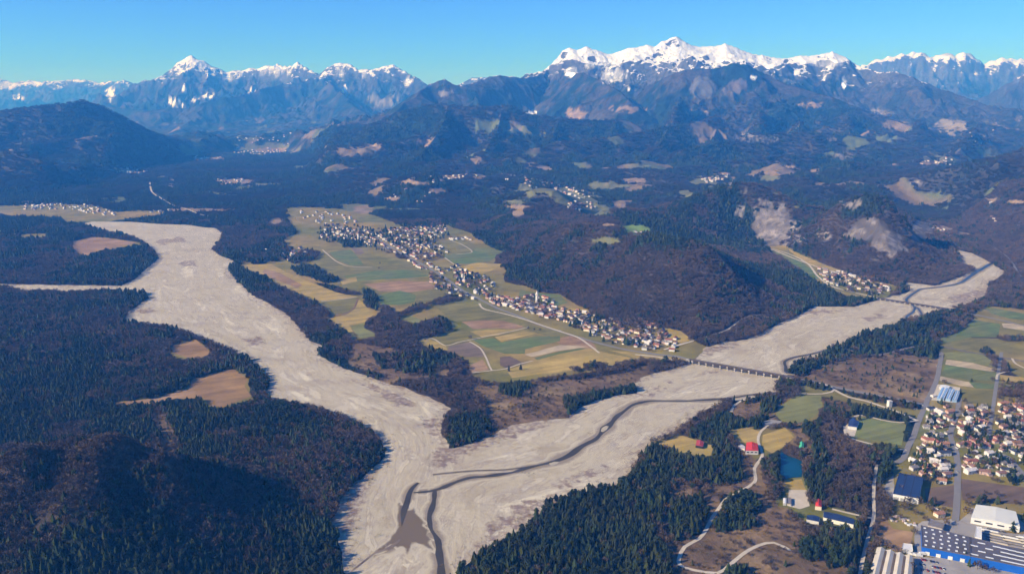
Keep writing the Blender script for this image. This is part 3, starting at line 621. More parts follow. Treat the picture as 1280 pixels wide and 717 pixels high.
# ---- the gravel river bed
def gravel_material():
    m = bpy.data.materials.new('river_gravel'); m.use_nodes = True
    N = m.node_tree.nodes; L = m.node_tree.links; b = N['Principled BSDF']
    b.inputs['Roughness'].default_value = 0.95; b.inputs['Specular IOR Level'].default_value = 0.15
    fl = N.new('ShaderNodeAttribute'); fl.attribute_name = 'flow'; sc_ = N.new('ShaderNodeAttribute'); sc_.attribute_name = 'scrub'
    geo = N.new('ShaderNodeNewGeometry')
    def noise(s, d, src, r=0.6, w=0):
        n = N.new('ShaderNodeTexNoise'); n.inputs['Scale'].default_value = s; n.inputs['Detail'].default_value = d; n.inputs['Roughness'].default_value = r; n.inputs['Distortion'].default_value = w
        L.new(src, n.inputs['Vector']); return n.outputs[0]
    def rng(src, a, b_, c, d):
        r = N.new('ShaderNodeMapRange'); r.inputs[1].default_value = a; r.inputs[2].default_value = b_; r.inputs[3].default_value = c; r.inputs[4].default_value = d
        L.new(src, r.inputs[0]); return r.outputs[0]
    def mix(f, a, c):
        n = N.new('ShaderNodeMix'); n.data_type = 'RGBA'
        if isinstance(f, float): n.inputs[0].default_value = f
        else: L.new(f, n.inputs[0])
        for i, s in ((6, a), (7, c)):
            if isinstance(s, tuple): n.inputs[i].default_value = (*s, 1)
            else: L.new(s, n.inputs[i])
        return n.outputs[2]
    flow = fl.outputs['Vector']; pos = geo.outputs['Position']
    br = noise(1.0, 7, flow, 0.62, 1.2)           # braids stretched along the river
    b2 = noise(2.7, 6, flow, 0.6, 0.6)
    n2 = noise(0.013, 6, pos, 0.65, 0.5); n3 = noise(0.09, 5, pos, 0.7)
    c = mix(rng(br, 0.35, 0.65, 0, 1), (0.60, 0.53, 0.385), (0.40, 0.335, 0.23))
    c = mix(rng(n2, 0.50, 0.68, 0, 0.6), c, (0.32, 0.26, 0.185))
    c = mix(rng(b2, 0.565, 0.62, 0, 0.4), c, (0.64, 0.57, 0.43))      # pale dry channels
    e = N.new('ShaderNodeMath'); e.operation = 'ABSOLUTE'
    s = N.new('ShaderNodeMath'); s.operation = 'SUBTRACT'; L.new(br, s.inputs[0]); s.inputs[1].default_value = 0.5; L.new(s.outputs[0], e.inputs[0])
    c = mix(rng(e.outputs[0], 0.0, 0.03, 0.38, 0), c, (0.28, 0.21, 0.155))   # cut edges of old channels
    for cc_, wd_, dk in ((0.455, 0.035, 0.42), (0.56, 0.030, 0.40), (0.40, 0.028, 0.36)):
        s1 = N.new('ShaderNodeMath'); s1.operation = 'SUBTRACT'; L.new(b2 if cc_ > 0.5 else br, s1.inputs[0]); s1.inputs[1].default_value = cc_
        e1 = N.new('ShaderNodeMath'); e1.operation = 'ABSOLUTE'; L.new(s1.outputs[0], e1.inputs[0])
        c = mix(rng(e1.outputs[0], 0.0, wd_, dk, 0), c, (0.24, 0.185, 0.145))
    ad = N.new('ShaderNodeMath'); ad.operation = 'ADD'; L.new(sc_.outputs['Fac'], ad.inputs[0]); L.new(rng(n3, 0.3, 0.7, -0.45, 0.45), ad.inputs[1])
    c = mix(rng(ad.outputs[0], 0.35, 0.75, 0, 0.85), c, (0.20, 0.135, 0.115))
    L.new(c, b.inputs['Base Color'])
    bp = N.new('ShaderNodeBump'); bp.inputs['Distance'].default_value = 1.2; L.new(br, bp.inputs['Height'])
    bp2 = N.new('ShaderNodeBump'); bp2.inputs['Distance'].default_value = 0.9; L.new(n3, bp2.inputs['Height']); L.new(bp.outputs[0], bp2.inputs['Normal'])
    L.new(bp2.outputs[0], b.inputs['Normal'])
    return m
go, gv = drape('river_gravel', GRAVEL_W, gravel_material(), 0.12, 14, 'pale grey braided gravel bed of the two joining rivers', jitter=5)
go.data.flip_normals() if go.data.polygons[0].normal.z < 0 else None
CL1 = [G(*p) for p in [(120,280),(200,292),(240,305),(235,330),(245,360),(300,395),(350,430),(400,470),(450,495),(500,525),(515,570),(500,620),(490,680),(480,760)]]
CL2 = [G(*p) for p in [(1240,332),(1180,370),(1120,388),(1050,405),(980,432),(920,465),(860,485),(800,510),(740,540),(690,570),(620,595),(560,620),(540,680),(520,760)]]
def flow_coords(x, y, cl, s0):
    best = np.full(x.shape, 1e18); uu = np.zeros(x.shape); vv = np.zeros(x.shape)
    C = smooth_line(cl, 60)
    for a, b in zip(C[:-1], C[1:]):
        ab = b - a; L = np.hypot(*ab) + 1e-6
        t = np.clip(((x - a[0]) * ab[0] + (y - a[1]) * ab[1]) / L ** 2, 0, 1)
        dx = x - a[0] - t * ab[0]; dy = y - a[1] - t * ab[1]; d = dx * dx + dy * dy
        m = d < best; best[m] = d[m]
        sg = np.sign(ab[0] * dy - ab[1] * dx)
        uu[m] = (np.sqrt(d) * sg)[m]; vv[m] = (s0 + t * L)[m]; s0 += L
    return uu, vv
def arm_of(x, y):
    return (dist_poly(x, y, CL2, False) < dist_poly(x, y, CL1, False)).astype(int)
gme = go.data; n = len(gme.vertices); gc = np.empty(n * 3, np.float32); gme.vertices.foreach_get('co', gc); gc = gc.reshape(-1, 3)
li = np.empty(len(gme.loops), np.int32); gme.loops.foreach_get('vertex_index', li)
cen = gc[li].reshape(-1, 3, 3).mean(1)
arm = np.repeat(arm_of(cen[:, 0], cen[:, 1]), 3)
f1 = flow_coords(gc[:, 0], gc[:, 1], CL1, 0); f2 = flow_coords(gc[:, 0], gc[:, 1], CL2, 7000)
fu = np.where(arm == 0, f1[0][li], f2[0][li]); fv = np.where(arm == 0, f1[1][li], f2[1][li])
a = gme.attributes.new('flow', 'FLOAT_VECTOR', 'CORNER'); a.data.foreach_set('vector', np.column_stack([fu / 60.0, fv / 210.0, fv * 0]).astype(np.float32).ravel())
gpx, gpy = PX(gc[:, 0], gc[:, 1], gc[:, 2]); sv = np.zeros(n)
gnx = fbm(gc[:, 0], gc[:, 1], 40, 3, 501) * 6
for P in SCRUB: sv[in_poly(gpx + gnx, gpy + gnx * 0.4, P)] = 0.62
ed = dist_poly(gc[:, 0], gc[:, 1], GRAVEL_W); sv = np.maximum(sv, 0.52 * sstep(26, 2, ed)) 
a = gme.attributes.new('scrub', 'FLOAT', 'POINT'); a.data.foreach_set('value', sv.astype(np.float32))

# ---- water
def water_mat(name, col, rough=0.12):
    m = mat(name, col, rough, 0.25, 0.02, bump=0.15, bscale=0.4, spec=0.18); return m
M_WAT = water_mat('river_water', (0.060, 0.050, 0.036), 0.55)
M_WATB = water_mat('blue_river_water', (0.04, 0.055, 0.085), 0.35)
ribbon('river', [(985,490,8),(967,491,8),(943,493,7),(920,496,10),(905,498,6),(880,500,12),(862,501,7),(850,501,10),(830,501,7),(813,501,11),(800,503,14),(789,507,11),(776,517,17),(766,526,11),(759,534,17),(750,543,10),(742,549,14),(728,557,9),(716,566,14),(700,574,17),(689,578,12),(672,582,9),(655,586,12),(640,590,7),(622,593,11),(605,595,8),(588,596,12),(568,603,8),(556,608,10),(544,612,6),(530,614,8),(517,615,5)], 10, M_WAT, 0.30, 'dark shallow river winding through the gravel bed', rough=0.9, flat=True, step=6)
ribbon('river', [(544,611,6),(543,618,9),(542,625,6),(539,635,10),(537,645,7),(538,654,10),(539,662,8),(546,675,11),(548,684,8),(549,692,12),(552,706,12),(553,717,16),(558,760,16)], 8, M_WAT, 0.36, 'dark side channel leaving the confluence towards the viewer', rough=0.8, flat=True, step=6)
ribbon('river', [(523,603,5),(516,609,8),(511,617,9),(508,628,10),(505,640,11),(503,650,6),(502,657,1)], 8, M_WAT, 0.42, 'short dark channel feeding the muddy fan', rough=0.5, flat=True, step=6)
ribbon('river', [(541,593,2.5),(570,590,2.5),(595,588,3),(630,587,3),(655,584,4)], 3, M_WAT, 0.33, 'thin water thread beside the main channel', rough=0.4, flat=True)
ribbon('river', [(1001,462,9),(984,466,9),(982,458,9),(981,452,9),(991,447,8),(1011,443,8),(1031,438,8),(1050,430,6)], 8, M_WAT, 0.30, 'dark river bend along the right bank by the bridge', rough=0.3, flat=True)
ribbon('river', [(1133,400,9),(1134,395,9),(1142,389,9),(1143,383,9),(1133,376,9),(1136,371,10),(1146,364,10),(1153,361,9),(1180,358,10),(1201,353,12),(1219,341,16),(1236,331,16),(1240,328,10),(1228,322,8),(1216,316,6)], 9, M_WATB, 0.30, 'blue grey river in the upper right gravel bed', rough=0.3, flat=True)
ribbon('river', [(1145,384,8),(1148,386,8),(1154,395,7)], 7, M_WATB, 0.36, 'short dark channel below the far bridge', flat=True)
ribbon('river', [(-60,357,14),(0,357,10),(20,357,7)], 7, M_WATB, 0.34, 'side stream at the left edge', flat=True)
M_FAN = soft_mat('fan_mud', (0.48, 0.41, 0.285), (0.16, 0.115, 0.068), 0.6)
M_MUD = mat('wet_mud', (0.17, 0.12, 0.075), 0.5, 0.35, 0.05, spec=0.5, col2=(0.24, 0.18, 0.12), scale2=0.06)
fan = [(498,628),(512,640),(516,628),(521,644),(527,650),(531,655),(528,658),(538,664),(533,667),(541,676),(534,676),(543,686),(540,690),(527,681),(518,678),(514,684),(513,697),(508,694),(504,682),(498,684),(492,680),(484,688),(468,692),(474,684),(488,674),(497,660),(496,650)]
fw = np.array(world_poly(fan)); fw = fw.mean(0) + (fw - fw.mean(0)) * 1.15; fo_, fv_ = drape('wet_mud', fw * 1.0, M_FAN, 0.262, 4, 'brown fan of wet mud below the confluence', jitter=3)
a = fo_.data.attributes.new('fade', 'FLOAT', 'POINT'); a.data.foreach_set('value', (1.0 * sstep(0, 6, dist_poly(fv_[:, 0], fv_[:, 1], fw))).astype(np.float32))
ribbon('river', [(500,674,3),(492,681,8),(484,686,8),(470,690,5),(454,702,4.5),(440,713,4),(425,722,4)], 5, M_MUD, 0.46, 'thin muddy channel draining the brown fan', rough=0.3, flat=True)
lk = drape('lake', world_poly([(977,565),(986,570),(996,573),(1004,577),(1003,586),(1002,596),(988,597),(974,600),(975,590),(976,580),(972,574)]), water_mat('lake_water', (0.006, 0.055, 0.10), 0.08), 0.35, 25, 'small deep blue lake beside tall conifers')[0]

M_ISL = mat('island_gravel', (0.42, 0.36, 0.25), 0.95, 0.15, 0.1)
for P in ([(752,535),(757,532),(761,533),(758,537),(754,540),(751,539)], [(686,579),(693,577),(699,577),(696,580),(689,582)]):
    drape('gravel_bar', world_poly(P), M_ISL, 0.56, 6, 'small pale gravel bar standing in the dark channel', jitter=0.8)
# ---- fields
_a = np.array(G(640, 446)); _b = np.array(G(735, 432)); STRIP = math.atan2(*(_b - _a)[::-1])
def fieldm(name, c, c2=None):
    m = mat(name, c, 0.95, 0.16, 0.03, col2=c2 or tuple(k * 0.82 for k in c), scale2=0.012)
    N = m.node_tree.nodes; L = m.node_tree.links; b = N['Principled BSDF']; src = b.inputs['Base Color'].links[0].from_socket
    g = N.new('ShaderNodeNewGeometry'); mp = N.new('ShaderNodeMapping'); mp.inputs['Rotation'].default_value = (0, 0, -STRIP); mp.inputs['Scale'].default_value = (1, 1, 1)
    sc2 = N.new('ShaderNodeVectorMath'); sc2.operation = 'MULTIPLY'; sc2.inputs[1].default_value = (0.0035, 0.055, 0)
    n = N.new('ShaderNodeTexNoise'); n.inputs['Scale'].default_value = 1; n.inputs['Detail'].default_value = 3; n.inputs['Roughness'].default_value = 0.7
    L.new(g.outputs['Position'], mp.inputs[0]); L.new(mp.outputs[0], sc2.inputs[0]); L.new(sc2.outputs[0], n.inputs['Vector'])
    r = N.new('ShaderNodeMapRange'); r.inputs[1].default_value = 0.36; r.inputs[2].default_value = 0.64; r.inputs[3].default_value = 0.82; r.inputs[4].default_value = 1.18; L.new(n.outputs[0], r.inputs[0])
    v = N.new('ShaderNodeVectorMath'); v.operation = 'SCALE'; L.new(src, v.inputs[0]); L.new(r.outputs[0], v.inputs['Scale']); L.new(v.outputs[0], b.inputs['Base Color'])
    return m
FM = {'tan': fieldm('dry_grass', (0.37, 0.26, 0.075), (0.31, 0.23, 0.065)), 'olive': fieldm('olive_grass', (0.185, 0.16, 0.045)), 'green': fieldm('green_crop', (0.11, 0.15, 0.045), (0.14, 0.15, 0.05)),
      'orange': fieldm('rusty_stubble', (0.32, 0.20, 0.11), (0.25, 0.15, 0.08)), 'mauve': fieldm('ploughed_earth', (0.20, 0.145, 0.105)), 'brown': fieldm('brown_earth', (0.15, 0.10, 0.07)),
      'ochre': fieldm('ochre_grass', (0.30, 0.18, 0.075), (0.22, 0.13, 0.06)), 'yg': fieldm('yellow_green_grass', (0.20, 0.20, 0.065)), 'pale': fieldm('pale_stubble', (0.46, 0.36, 0.22)), 'lawn': fieldm('lawn', (0.155, 0.18, 0.06), (0.175, 0.18, 0.065))}
FIELDS = [
 ('tan','long dry yellow field on the left of the plain',[(300,331),(339,330),(356,339),(389,353),(420,365),(446,371),(430,373),(402,376),(378,368),(350,357),(330,345),(312,337)]),
 ('orange','rusty strip in the long dry field',[(330,336),(350,341),(378,356),(372,360),(345,350),(328,341)]),
 ('olive','olive field inside the bend of a farm track',[(402,377),(446,372),(441,385),(434,391),(416,393),(405,382)]),
 ('tan','dry meadow below the farm track',[(409,399),(434,393),(443,385),(449,374),(460,385),(469,392),(456,402),(436,406),(446,422),(440,424),(420,409)]),
 ('yg','yellow green meadow on the left of the woods',[(438,407),(457,403),(456,410),(474,419),(450,423)]),
 ('green','bright green crop below the old village',[(412,315),(438,312),(448,322),(455,331),(438,332),(421,325)]),
 ('mauve','small pale ploughed patch below the old village',[(439,310),(452,311),(456,317),(447,318)]),
 ('olive','wide olive meadow in the middle of the plain',[(392,326),(404,314),(420,327),(437,334),(470,333),(500,330),(520,340),(500,345),(450,345),(425,349),(405,338)]),
 ('green','green strip in the middle of the plain',[(430,345),(470,338),(520,337),(538,345),(500,348),(460,350),(440,352)]),
 ('tan','tan strip field left of the strip village',[(425,350),(445,346),(447,351),(428,356)]),
 ('orange','brown stubble strip in the plain',[(455,355),(500,351),(535,352),(548,360),(515,365),(475,364)]),
 ('green','green rectangle field left of the tree belt',[(470,369),(500,363),(521,369),(517,378),(500,381),(477,381)]),
 ('olive','olive field below the brown strip',[(515,366),(548,361),(560,371),(530,383),(518,378),(522,369)]),
 ('green','bright green field under the wooded slope',[(554,318),(590,316),(595,310),(608,311),(630,314),(613,326),(582,330),(567,329),(556,322)]),
 ('olive','olive field beside the old village',[(545,303),(575,298),(606,309),(594,309),(588,314),(554,317),(543,310)]),
 ('tan','tan rise above the strip village',[(579,333),(595,328),(630,330),(615,338),(600,343),(588,342)]),
 ('green','green slope above the bell tower',[(650,362),(672,366),(700,368),(710,378),(690,384),(670,374),(648,370)]),
 ('tan','tan bank below the wooded hill',[(705,385),(735,387),(742,398),(720,398)]),
 ('olive','large olive field below the strip village',[(544,383),(570,379),(598,381),(605,388),(646,397),(627,401),(579,401),(564,398),(552,390)]),
 ('yg','yellow green wedge beside the dark grove',[(500,397),(513,394),(528,400),(516,407)]),
 ('orange','rusty orange field with dark bushes',[(577,402),(605,400),(630,401),(656,408),(648,411),(620,410),(592,411)]),
 ('tan','tan wedge below the rusty field',[(587,414),(608,412),(648,411),(622,419),(602,421)]),
 ('olive','olive triangle beside the track crossing',[(551,420),(576,412),(586,414),(600,421),(586,425),(559,431),(540,424)]),
 ('tan','tan triangle at the edge of the woods',[(525,425),(538,424),(557,431),(559,438),(530,438)]),
 ('mauve','mauve ploughed field beside the track',[(561,433),(587,427),(605,436),(604,446),(582,446),(559,439)]),
 ('green','grey green long field right of the track crossing',[(592,425),(617,422),(626,428),(671,420),(700,420),(700,426),(656,436),(656,442),(631,442),(605,433)]),
 ('tan','tan strip in the grey green field',[(618,421),(656,414),(668,417),(627,427)]),
 ('pale','pale stripe across the lower plain',[(656,443),(700,431),(735,433),(700,438),(665,446)]),
 ('green','dark green stripe in the lower plain',[(668,447),(700,439),(736,434),(725,437),(700,442),(672,450)]),
 ('brown','brown ploughed field near the scrub',[(625,446),(638,445),(651,452),(633,460),(625,457)]),
 ('tan','wide dry yellow meadow above the scrub',[(633,462),(664,452),(700,442),(735,435),(755,440),(802,450),(766,457),(745,455),(720,462),(690,466),(640,472)]),
 ('orange','rusty field beside the main road',[(691,424),(715,419),(729,421),(743,430),(746,436),(715,434),(701,431)]),
 ('orange','rusty corner field by the woods',[(585,458),(603,449),(611,462),(590,465)]),
 ('olive','olive band along the main road',[(650,402),(680,410),(715,418),(690,421),(655,412)]),
 ('tan','tan verge below the right end village',[(760,437),(800,442),(850,447),(862,450),(830,452),(802,449)]),
 ('tan','tan slope above the bridge head',[(830,410),(850,414),(865,424),(850,430),(832,420)]),
 ('green','green meadow left of the small hamlet road',[(962,312),(985,318),(1010,333),(1030,348),(1015,349),(985,330)]),
 ('tan','tan strip beside the far road',[(985,312),(1020,327),(1060,342),(1040,342),(1005,328)]),
 ('green','bright green field right of the grove',[(1216,399),(1251,405),(1247,421),(1215,421),(1175,430),(1172,424),(1194,417),(1209,407)]),
 ('olive','olive field below the bright green one',[(1175,432),(1215,422),(1247,423),(1262,430),(1225,438),(1185,436)]),
 ('green','green field between two pale strips',[(1182,456),(1205,459),(1247,466),(1250,472),(1242,476),(1215,475),(1177,468)]),
 ('yg','yellow green top strip at the right',[(1180,440),(1225,440),(1240,451),(1248,459),(1225,455),(1184,447)]),
 ('pale','pale stubble strip right of the road',[(1183,449),(1215,453),(1252,463),(1238,464),(1205,459),(1181,455)]),
 ('pale','pale stubble strip above the glasshouses',[(1176,470),(1205,476),(1240,480),(1236,486),(1200,482),(1174,475)]),
 ('green','small green field beside the lane',[(1210,477),(1244,480),(1243,486),(1218,485)]),
 ('olive','olive field beside the glasshouses',[(1200,486),(1242,488),(1239,509),(1222,505),(1203,501)]),
 ('green','green meadow near the right edge',[(1226,382),(1250,386),(1290,394),(1300,402),(1262,398),(1240,392)]),
 ('tan','dry field at the right edge',[(1250,468),(1300,474),(1300,482),(1252,478)]),
 ('pale','pale yard at the right edge',[(1252,404),(1268,404),(1282,408),(1280,413),(1254,409)]),
 ('brown','brown field right of the straight road',[(1202,598),(1262,606),(1310,612),(1310,632),(1240,628),(1203,624)]),
 ('brown','brown plot behind the dark roofed warehouse',[(1156,610),(1192,606),(1191,634),(1158,628)]),
 ('orange','tan rough field between the wood and the factory',[(1096,676),(1103,642),(1116,660),(1141,664),(1138,682),(1122,690)]),
 ('lawn','green sports pitch with a track around it',[(1076,521),(1100,525),(1133,530),(1127,556),(1100,551),(1066,546)]),
 ('yg','yellow green meadow above the picnic ground',[(974,508),(996,494),(1026,494),(1029,508),(1019,520),(1005,527),(981,530),(970,518)]),
 ('tan','tan lawn in front of the red roofed lodge',[(916,535),(936,534),(950,539),(948,553),(930,553)]),
 ('tan','round tan lawn beside the gravel lane',[(954,543),(981,534),(993,546),(981,557),(965,566),(953,559)]),
 ('tan','tan clearing at the edge of the gravel bed',[(823,554),(850,543),(893,557),(888,569),(850,566),(832,560)]),
 ('tan','tan bank below the blue lake',[(980,600),(1002,598),(1008,614),(1006,622),(985,620),(978,608)]),
 ('ochre','tan clearing in the left forest',[(210,438),(217,431),(245,424),(265,441),(248,448),(232,446)]),
 ('ochre','curved tan clearing in the left forest',[(236,483),(240,474),(290,460),(309,473),(306,482),(314,495),(279,509),(262,507),(254,497),(220,498)]),
 ('orange','narrow ochre track clearing in the left forest',[(141,503),(190,498),(236,484),(246,490),(215,499),(190,504),(143,508)]),
 ('orange','ochre clearing by the upper left river',[(90,302),(115,296),(137,298),(172,303),(150,308),(115,315),(107,321),(93,314)]),
 ('lawn','green plot between the town roads',[(1157,508),(1190,516),(1188,526),(1153,520)]),
 ('yg','olive plot beside the town road',[(1150,530),(1188,540),(1184,546),(1146,546)]),
 ('olive','olive garden plot in the town',[(1143,548),(1170,552),(1166,562),(1140,560)]),
 ('lawn','green garden plot on the right of the town',[(1240,552),(1280,556),(1280,566),(1250,562)]),
]
for i, (k, l, P) in enumerate(FIELDS):
    drape('field', world_poly(P), FM[k], 0.10 + 0.004 * (i % 7), 60, l, jitter=1.5)

# ---- roads, tracks and yards
M_ROAD = mat('asphalt', (0.20, 0.185, 0.175), 0.85, 0.12, 0.05); M_TRK = mat('pale_gravel_track', (0.50, 0.43, 0.33), 0.95, 0.15, 0.08)
M_YARD = mat('concrete_yard', (0.33, 0.30, 0.27), 0.9, 0.16, 0.06, col2=(0.27, 0.25, 0.23)); M_RAIL = mat('rail_ballast', (0.15, 0.125, 0.115), 0.95, 0.2, 0.1)
ROADS = [
 ('road', 9, M_ROAD, 'main road along the strip village to the bridge', [(470,296),(489,309),(512,322),(533,333),(556,347),(577,362),(598,373),(622,385),(648,395),(675,406),(709,417),(742,427),(783,437),(823,443),(850,446),(866,451)]),
 ('road', 10, M_ROAD, 'main road climbing from the bridge towards the town', [(983,471),(1000,474),(1012,476),(1036,482),(1070,489),(1112,497),(1153,505)]),
 ('farm_track', 5, M_TRK, 'pale track beside the main road', [(599,379),(605,386),(630,392),(655,399),(700,414),(721,421),(735,430),(749,441)]),
 ('road', 6, M_TRK, 'pale road running parallel above the scrub', [(794,443),(823,446),(850,452),(866,455)]),
 ('road', 8, M_ROAD, 'straight road down through the town', [(1177,440),(1174,460),(1170,477),(1158,503),(1148,527),(1142,545),(1136,556),(1129,573),(1120,578)]),
 ('road', 8, M_ROAD, 'road curving down past the factory gate', [(1199,497),(1197,515),(1192,527),(1188,544),(1192,555),(1195,565),(1197,580),(1197,600),(1196,628),(1194,651)]),
 ('road', 6, M_ROAD, 'lane on the right of the town', [(1252,440),(1246,477),(1241,511),(1238,529),(1234,561),(1233,575)]),
 ('road', 7, M_ROAD, 'cross road through the town to the right edge', [(1153,505),(1170,510),(1197,516),(1239,521),(1280,530),(1330,540)]),
 ('road', 5, M_ROAD, 'short lane to the right edge', [(1239,537),(1260,541),(1290,548)]),
 ('road', 7, M_ROAD, 'diagonal road at the right edge', [(1248,566),(1262,572),(1270,582),(1282,597),(1310,640)]),
 ('road', 6, M_TRK, 'pale lane joining the town road from the wood', [(1043,487),(1060,496),(1082,501),(1112,511),(1130,518),(1147,526)]),
 ('footpath', 4, M_TRK, 'pale path along the top of the pitch', [(1064,530),(1067,522),(1074,519),(1088,521),(1103,525),(1125,528),(1144,526)]),
 ('footpath', 4, M_TRK, 'pale path along the bottom of the pitch', [(1056,533),(1057,543),(1064,548),(1094,556),(1115,561),(1133,562)]),
 ('forest_track', 4, M_TRK, 'pale forest lane right of the lake', [(1096,580),(1093,600),(1092,620),(1092,647),(1084,675),(1075,717),(1070,760)]),
 ('forest_track', 4, M_TRK, 'short lane beside the long dark shed', [(1040,636),(1069,643),(1092,648)]),
 ('forest_track', 4.5, M_TRK, 'pale winding track down through the scrub', [(953,569),(950,575),(943,585),(944,594),(944,601),(936,608),(921,616),(907,624),(899,635),(890,647),(883,661),(874,673),(856,683),(849,697),(850,706),(866,712),(897,716),(912,706),(929,692),(947,682),(967,678),(988,688)]),
 ('footpath', 4, M_TRK, 'curved lane past the red roofed lodge', [(953,569),(952,563),(948,553),(948,546),(952,538),(960,532)]),
 ('footpath', 4, M_TRK, 'curved path at the tip of the meadow', [(914,515),(916,509),(920,505),(929,500),(943,498)]),
 ('footpath', 4, M_TRK, 'pale path along the top of the yellow green meadow', [(967,493),(995,492),(1029,492),(1043,487),(1030,480),(1010,478)]),
 ('farm_track', 3.5, M_TRK, 'curved farm track through the green plain', [(403,312),(412,320),(421,327),(437,333),(465,334)]),
 ('farm_track', 3.5, M_TRK, 'track across the tan meadow', [(401,377),(420,375),(447,371)]),
 ('farm_track', 4, mat('earth_track', (0.2, 0.12, 0.08), 0.95), 'brown curved earth track', [(447,373),(443,384),(434,391),(418,395),(408,399)]),
 ('farm_track', 3.5, M_TRK, 'track beside the ploughed field', [(587,427),(600,435),(607,446),(612,458),(615,463)]),
 ('farm_track', 3.5, M_TRK, 'long track across the middle fields', [(524,425),(540,423),(557,432),(572,428),(587,425),(610,420),(640,414),(660,409)]),
 ('farm_track', 3.5, M_TRK, 'track above the dry meadow', [(589,466),(615,463),(632,461),(650,455),(666,451)]),
 ('farm_track', 3.5, M_TRK, 'pale lane to the green slope', [(556,322),(567,330),(577,336)]),
 ('farm_track', 3.5, M_TRK, 'pale lane beside the green field', [(565,301),(578,306),(590,315),(570,318)]),
 ('road', 7, M_TRK, 'pale valley road to the hamlet', [(933,301),(950,307),(975,316),(1000,326),(1030,336),(1060,344),(1090,349),(1112,352)]),
 ('road', 6, M_TRK, 'second pale valley road below the hamlet', [(965,311),(990,319),(1010,330),(1022,345),(1040,358),(1070,366),(1100,373)]),
 ('road', 6, M_TRK, 'pale road along the foot of the wooded hill', [(830,437),(870,425),(905,415),(928,402),(945,397),(965,398)]),
 ('railway', 7, M_RAIL, 'railway line parallel to the town road', [(1040,430),(1090,444),(1140,434),(1170,432),(1200,438),(1240,445),(1300,455)]),
 ('road', 8, M_ROAD, 'road from the right end of the far bridge', [(1183,387),(1216,393),(1245,399),(1280,407),(1330,418)]),
 ('road', 7, M_ROAD, 'road along the right slope foot', [(1183,285),(1205,292),(1240,308),(1262,325),(1275,345),(1300,370)]),
 ('farm_track', 3.5, M_TRK, 'curved track near the right edge', [(1246,475),(1247,468),(1262,464)]),
 ('farm_track', 4, M_TRK, 'farm track at the right edge hedge', [(1265,448),(1270,455),(1285,462)]),
 ('road', 9, M_TRK, 'pale side river lane on the upper left', [(270,272),(250,268),(235,262),(215,256),(200,247),(190,240),(187,228)]),
]
for i, (n_, w_, m_, l_, P) in enumerate(ROADS):
    ribbon(n_, P, w_, m_, 0.36 + 0.012 * i, l_)
YARDS = [('car_park','round pale gravel parking place by the lodge',[(951,530),(955,526),(965,524),(977,526),(978,529),(970,532),(960,534)],M_YARD),
 ('yard','concrete yard around the blue walled factory',[(1143,658),(1153,651),(1166,650),(1195,648),(1212,656),(1240,664),(1330,672),(1330,800),(1187,740),(1187,700),(1154,693),(1143,694)],M_YARD),
 ('car_park','grey parking ground in front of the factory',[(1143,695),(1186,698),(1190,717),(1190,760),(1142,760)],M_YARD),
 ('yard','pale apron left of the dark roofed warehouse',[(1105,608),(1117,592),(1118,624),(1110,622)],M_YARD),
 ('yard','pale yard of the white hall',[(1200,650),(1212,640),(1214,634),(1276,650),(1290,662),(1230,664)],M_YARD),
 ('yard','gravel yard below the lake',[(986,612),(1008,612),(1012,632),(1000,636),(985,632)],M_TRK),
 ('yard','yard of the glasshouses',[(1164,500),(1172,480),(1200,484),(1200,499),(1190,503)],M_TRK),
 ('yard','small yard beside the pitch',[(1057,532),(1066,524),(1072,533),(1068,546),(1058,543)],M_TRK)]
for i, (n_, l_, P, m_) in enumerate(YARDS): drape(n_, world_poly(P), m_, 0.20 + 0.012 * i, 50, l_)
#@@PART2
# ------------------------------------------------------------------ trees
M_CON = mat('conifer_needles', (0.020, 0.032, 0.011), 0.9, 0.35, 0.012, spec=0.15, rand=0.45, col2=(0.030, 0.036, 0.012), scale2=0.03)
M_TWIG = mat('bare_twigs', (0.112, 0.076, 0.050), 0.95, 0.30, 0.012, spec=0.1, rand=0.28, col2=(0.080, 0.060, 0.045), scale2=0.008)
M_TWIGF = mat('far_bare_twigs', (0.060, 0.049, 0.041), 0.95, 0.30, 0.006, spec=0.1, rand=0.2, col2=(0.034, 0.034, 0.032), scale2=0.003)
M_BARK = mat('bark', (0.10, 0.075, 0.06), 0.95, 0.2, 0.3, spec=0.1)
M_BUSH = mat('dry_brush', (0.20, 0.125, 0.08), 0.95, 0.3, 0.015, spec=0.1, rand=0.35, col2=(0.13, 0.115, 0.055), scale2=0.01)
def conifer_crown(rs, tiers=5, sides=8, w=0.21, z0=0.10):
    V, F = [], []
    for t in range(tiers):
        f = t / tiers
        zb = z0 + (1 - z0) * f * 0.92; zt = min(1.0, zb + (1 - z0) / tiers * 1.9)
        r = w * (1 - f) ** 0.85 + 0.02
        a0 = rs.uniform(0, 6.28); k = len(V); V.append((rs.uniform(-.01, .01), rs.uniform(-.01, .01), zt if t < tiers - 1 else 1.0))
        for s in range(sides):
            rr = r * (1.15 if s % 2 else 0.68) * rs.uniform(0.8, 1.2); an = a0 + s * 2 * math.pi / sides
            V.append((rr * math.cos(an), rr * math.sin(an), zb - (0.03 if s % 2 else -0.01) + rs.uniform(-.015, .015)))
        for s in range(sides): F.append((k, k + 1 + s, k + 1 + (s + 1) % sides))
        if t == 0:
            V.append((0, 0, zb + 0.03)); c = len(V) - 1
            for s in range(sides): F.append((c, k + 1 + (s + 1) % sides, k + 1 + s))
    return V, F
